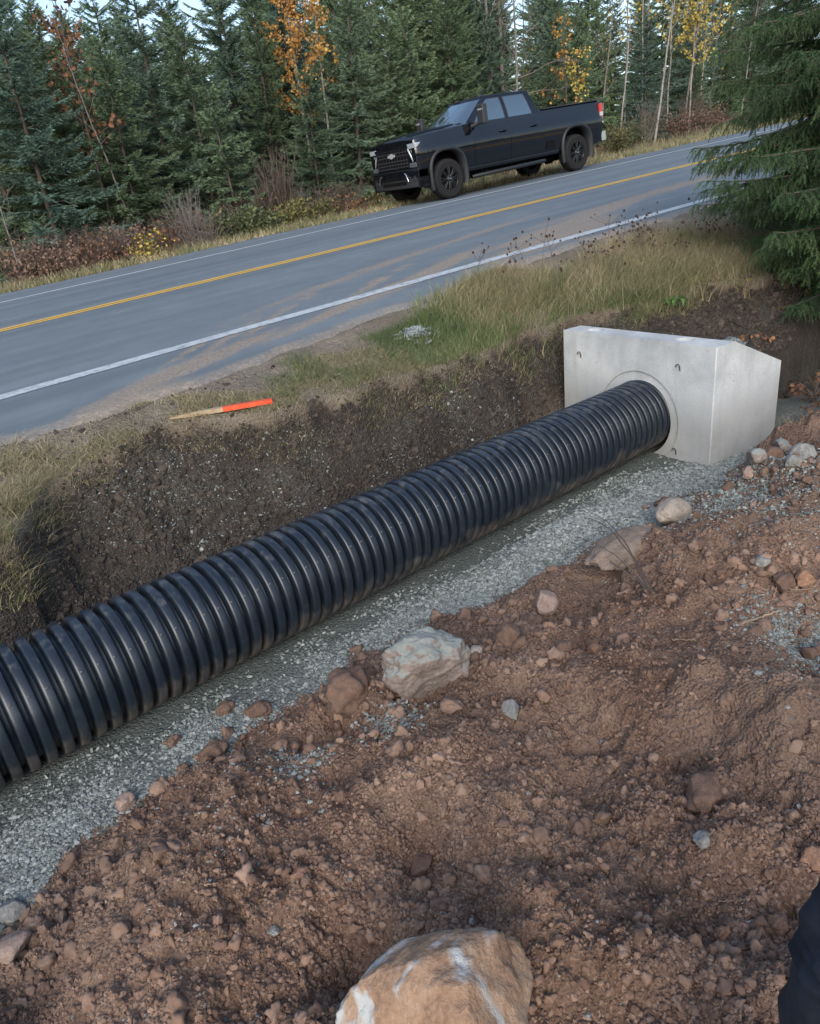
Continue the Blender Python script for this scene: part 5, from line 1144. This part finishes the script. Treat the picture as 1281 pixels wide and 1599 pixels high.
# ------------------------------------------------------------------ the near spruce at the right
def near_spruce(x, y, hgt, seed=3):
    lr = np.random.default_rng(seed); z0 = float(H(np.array([x]), np.array([y]))[0])-.05; root = empty('near_spruce', (x, y, z0)); tr = MB(); tw = []; s = np.linspace(0, 1, 14)
    tr.tube(np.stack([.03*np.sin(s*5), .02*np.cos(s*4), hgt*s], 1), .075*(1-.9*s), 12, .4)
    segs = []     # needle bearing twig pieces: p0, p1, shade
    def twig(p, d, L, drop, sh):
        n_ = max(3, int(L/.035)); P = [p]; dd = d/np.linalg.norm(d)
        for q_ in range(n_): dd = dd+np.array([0, 0, -drop/n_])+lr.normal(0, .035, 3); dd /= np.linalg.norm(dd); P.append(P[-1]+dd*L/n_)
        P = np.array(P); segs.append((P[:-1], P[1:], sh)); return P
    zz_ = .92
    while zz_ < hgt-.25:
        nb = 9; a0 = lr.uniform(0, 6.28)
        for b_ in range(nb):
            az = a0+b_*2*PI/nb+lr.normal(0, .15); zc = zz_+lr.uniform(-.07, .07); L = max(.2, 1.58*(.42+.58*min(1, max(0, zc-.7)/1.0))*(1-zc/hgt)**.6*lr.uniform(.72, 1.08)); d = np.array([math.cos(az), math.sin(az), lr.uniform(.0, .38)])
            dd = d/np.linalg.norm(d); n_ = 14; P = [np.array([0, 0, zc])]
            for q_ in range(n_): dd = dd+np.array([0, 0, -.050+.09*(q_/n_)**2*1.3])+lr.normal(0, .02, 3); dd /= np.linalg.norm(dd); P.append(P[-1]+dd*L/n_)
            P = np.array(P); tr.tube(P, np.linspace(.014, .003, n_+1), 5, .3, cap=False); k0 = 4; segs.append((P[k0:-1], P[k0+1:], lr.uniform(.3, .8))); sh = lr.uniform(.2, .7)
            for q_ in [2+k9*.75 for k9 in range(int((n_-2)/.75)+1)]:
                q_ = min(n_, int(round(q_)))
                for sg in (-1, 1):
                    for rep in range(2 if zc < 3.0 else 1):
                        f = q_/n_; pp = P[q_]+(P[q_-1]-P[q_])*lr.random(); fd = P[q_]-P[q_-1]; fd /= np.linalg.norm(fd); side = np.cross(fd, [0, 0, 1])*sg; l2 = (.10+.42*L*(1-f)*.8)*lr.uniform(.55, 1.1)
                        if rep and lr.random() < .5: l2 *= .6
                        Q = twig(pp, side*lr.uniform(.5, 1)+fd*lr.uniform(.5, 1)+np.array([0, 0, lr.uniform(-.35, .25)]), l2, .55, np.clip(sh+lr.normal(0, .15), 0, 1))
                        for q2 in range(2, len(Q) if zc < 3.0 else 0, 2):
                            for s2 in (-1, 1):
                                if lr.random() < .85:
                                    fd2 = Q[q2]-Q[q2-1]; fd2 /= np.linalg.norm(fd2); sd2 = np.cross(fd2, [0, 0, 1]); twig(Q[q2], sd2*s2*.6+fd2*.8+np.array([0, 0, -.35]), lr.uniform(.05, .13)*(1.2-.5*q2/len(Q)), .9, np.clip(sh+.15+lr.normal(0, .15), 0, 1))
        zz_ += lr.uniform(.10, .15)*(1 if zz_ < 3 else 2)
    A = np.concatenate([a for a, b, c in segs]); Bv = np.concatenate([b for a, b, c in segs]); S = np.concatenate([np.full(len(a), c) for a, b, c in segs])
    # thin twig wood as three sided sticks
    D = Bv-A; ln = np.linalg.norm(D, axis=1); D /= ln[:, None]; U = np.cross(D, [0, 0, 1.]); U /= np.linalg.norm(U, axis=1)[:, None]+1e-9; Wv = np.cross(D, U)
    rad = .0019; Vt = np.stack([A+U*rad, A-U*rad*.5+Wv*rad*.87, A-U*rad*.5-Wv*rad*.87, Bv+U*rad, Bv-U*rad*.5+Wv*rad*.87, Bv-U*rad*.5-Wv*rad*.87], 1)
    Ft = (np.array([(0, 1, 4, 3), (1, 2, 5, 4), (2, 0, 3, 5)])[None]+(np.arange(len(A))*6)[:, None, None]).reshape(-1, 4); tr.add(Vt.reshape(-1, 3), Ft, .3)
    # needles
    NN = 20; n_ = len(A)*NN; i_ = np.repeat(np.arange(len(A)), NN); t_ = lr.random(n_); an_ = lr.uniform(0, 2*PI, n_); base = A[i_]+(Bv-A)[i_]*t_[:, None]; rd = U[i_]*np.cos(an_)[:, None]+Wv[i_]*np.sin(an_)[:, None]
    nd = rd*.75+D[i_]*.75+np.array([0, 0, .12]); nl = lr.uniform(.012, .020, n_); tip = base+nd*nl[:, None]; wv = np.cross(nd, rd+lr.normal(0, .3, (n_, 3))); wv /= np.linalg.norm(wv, axis=1)[:, None]+1e-9; wv *= .0016
    V = np.stack([base-wv, base+wv, tip], 1).reshape(-1, 3); r_ = np.repeat(np.clip(S[i_]+lr.normal(0, .10, n_), 0, 1), 3)
    print('needles', n_)
    tr.build('trunk', M_bark, root); mk('crown', V, [np.arange(len(V)).reshape(-1, 3)], M_sprN, root, False, {'rnd': r_})
    return tag(root, 'near spruce reaching in from the right border above the tall grass', 'tree')
near_spruce(6.50, 3.02, 7.6)
# brush below it on the dark slope
def drybrush(x, y, w, h, label, seed):
    lr = np.random.default_rng(seed); z0 = float(H(np.array([x]), np.array([y]))[0]); root = empty('dry_brush', (x, y, z0)); m_ = MB(); pts = []
    for i in range(16):
        a = lr.uniform(0, 6.28); e = np.array([math.cos(a)*w*lr.uniform(.4, 1), math.sin(a)*w*lr.uniform(.4, 1), h*lr.uniform(.2, 1)]); s = np.linspace(0, 1, 6)[:, None]; P = e*s+np.array([0, 0, h*.4])*np.sin(PI*s); P += lr.normal(0, .01, P.shape); m_.tube(P, np.linspace(.004, .0012, 6), 4, cap=False); pts.append(P)
    m_.build('stems', M_twig, root); allp = np.concatenate(pts); n_ = 60; c = allp[lr.integers(0, len(allp), n_)]; a = rrot(n_); q = np.array([(-.5, -.3, 0), (.0, -.45, .1), (.6, 0, 0), (0, .45, .1), (-.5, .25, 0)]); V = np.einsum('nij,vj->nvi', a, q)*.035+c[:, None]
    mk('leaves', V.reshape(-1, 3), [np.arange(n_*5).reshape(-1, 5)], M_brownl, root, False, {'rnd': np.repeat(lr.random(n_), 5)}); return tag(root, label, 'bush')
drybrush(5.35, 2.55, .30, .20, 'dry leafy brush on the slope right of the headwall', 1)
drybrush(5.7, 2.9, .32, .22, 'dry brush beneath the near spruce branches', 2)
drybrush(5.55, 3.35, .26, .16, 'dry twiggy brush on the dark bank below the tall grass', 3)
drybrush(6.3, 3.3, .30, .20, 'dry brush high on the dark bank under the spruce', 4)

# ------------------------------------------------------------------ the dark trousers at the lower right corner
M_cloth = Mat('navy_cloth', .8, .25); M_cloth.color(M_cloth.ramp(M_cloth.noise(30, 4), [(.3, (.008, .011, .018)), (.7, (.022, .028, .042))])); M_cloth.bump(M_cloth.noise(500, 2), .3, .001)
def leg():
    d1 = ray(1281+72, 1530); d2 = ray(1281+55, 1700); top = CAM+ray(1690, 1000)*.78; kn = CAM+ray(1396, 1545)*.84; df = ray(1235, 1850); ft = CAM+df*((-.50-CAM[2])/df[2])
    root = empty('person', ft); s = np.linspace(0, 1, 60); hip = top
    C3 = np.where(s[:, None] < .5, hip+(kn-hip)*(s[:, None]/.5), kn+(ft-kn)*((s[:, None]-.5)/.5)); 
    for _ in range(6): C3[1:-1] = (C3[:-2]+C3[1:-1]*2+C3[2:])/4
    r = np.interp(s, [0, .5, .8, 1], [.095, .075, .062, .070]); k = 64; V, F = tubeg(C3-ft, r, k); V = V.reshape(60, k, 3); c = (C3-ft)[:, None]; dirv = V-c; an_ = np.arange(k)/k*2*PI
    base_ = V.reshape(-1, 3); dirs_ = np.stack([np.cos(an_)[None]*1.5+0*s[:, None], np.sin(an_)[None]*1.5+0*s[:, None], s[:, None]*16+np.cos(an_)[None]*1.8], -1).reshape(-1, 3)
    fold = (.16*(1-np.abs(n3(dirs_*.9, 3)))**2+.07*n3(dirs_*2.2, 4)+.03*n3(dirs_*5, 5)-.08).reshape(60, k)
    V = c+dirv*(1+fold[:, :, None]); mk('trousers', V.reshape(-1, 3), [F], M_cloth.m, root)
    V0, F0 = ico(4); V0 = V0*np.array([.052, .125, .05]); V0[:, 2] = np.maximum(V0[:, 2], -.035); mk('boot', V0+np.array([0, .06, -.0]), [F0], M_trim, root)
    return tag(root, 'person in dark navy trousers standing at the lower right corner', 'person')
leg()

# ------------------------------------------------------------------ light and sky
SUN_EL, SUN_AZ = math.radians(33), math.radians(232)      # azimuth from +x, counter-clockwise
w = bpy.data.worlds.new('World'); SC.world = w; w.use_nodes = True; nt = w.node_tree; bg = nt.nodes['Background']
sky = nt.nodes.new('ShaderNodeTexSky'); sky.sky_type = 'NISHITA'; sky.sun_disc = False; sky.sun_elevation = SUN_EL; sky.sun_rotation = PI/2-SUN_AZ; sky.air_density = 1.0; sky.dust_density = 2.0; sky.ozone_density = .55
nt.links.new(sky.outputs[0], bg.inputs[0]); bg.inputs[1].default_value = .15
sl = bpy.data.lights.new('sun', 'SUN'); sl.energy = .85; sl.angle = math.radians(35); sl.color = (1, .99, .97); so = bpy.data.objects.new('sun', sl); COL.objects.link(so)
sd = Vector((math.cos(SUN_AZ)*math.cos(SUN_EL), math.sin(SUN_AZ)*math.cos(SUN_EL), math.sin(SUN_EL))); so.rotation_euler = sd.to_track_quat('Z', 'Y').to_euler()
vs_ = SC.view_settings; vs_.view_transform = 'Standard'; vs_.look = 'None'; vs_.gamma = 1; vs_.exposure = 0.92
SC.cycles.max_bounces = 6; SC.cycles.diffuse_bounces = 3
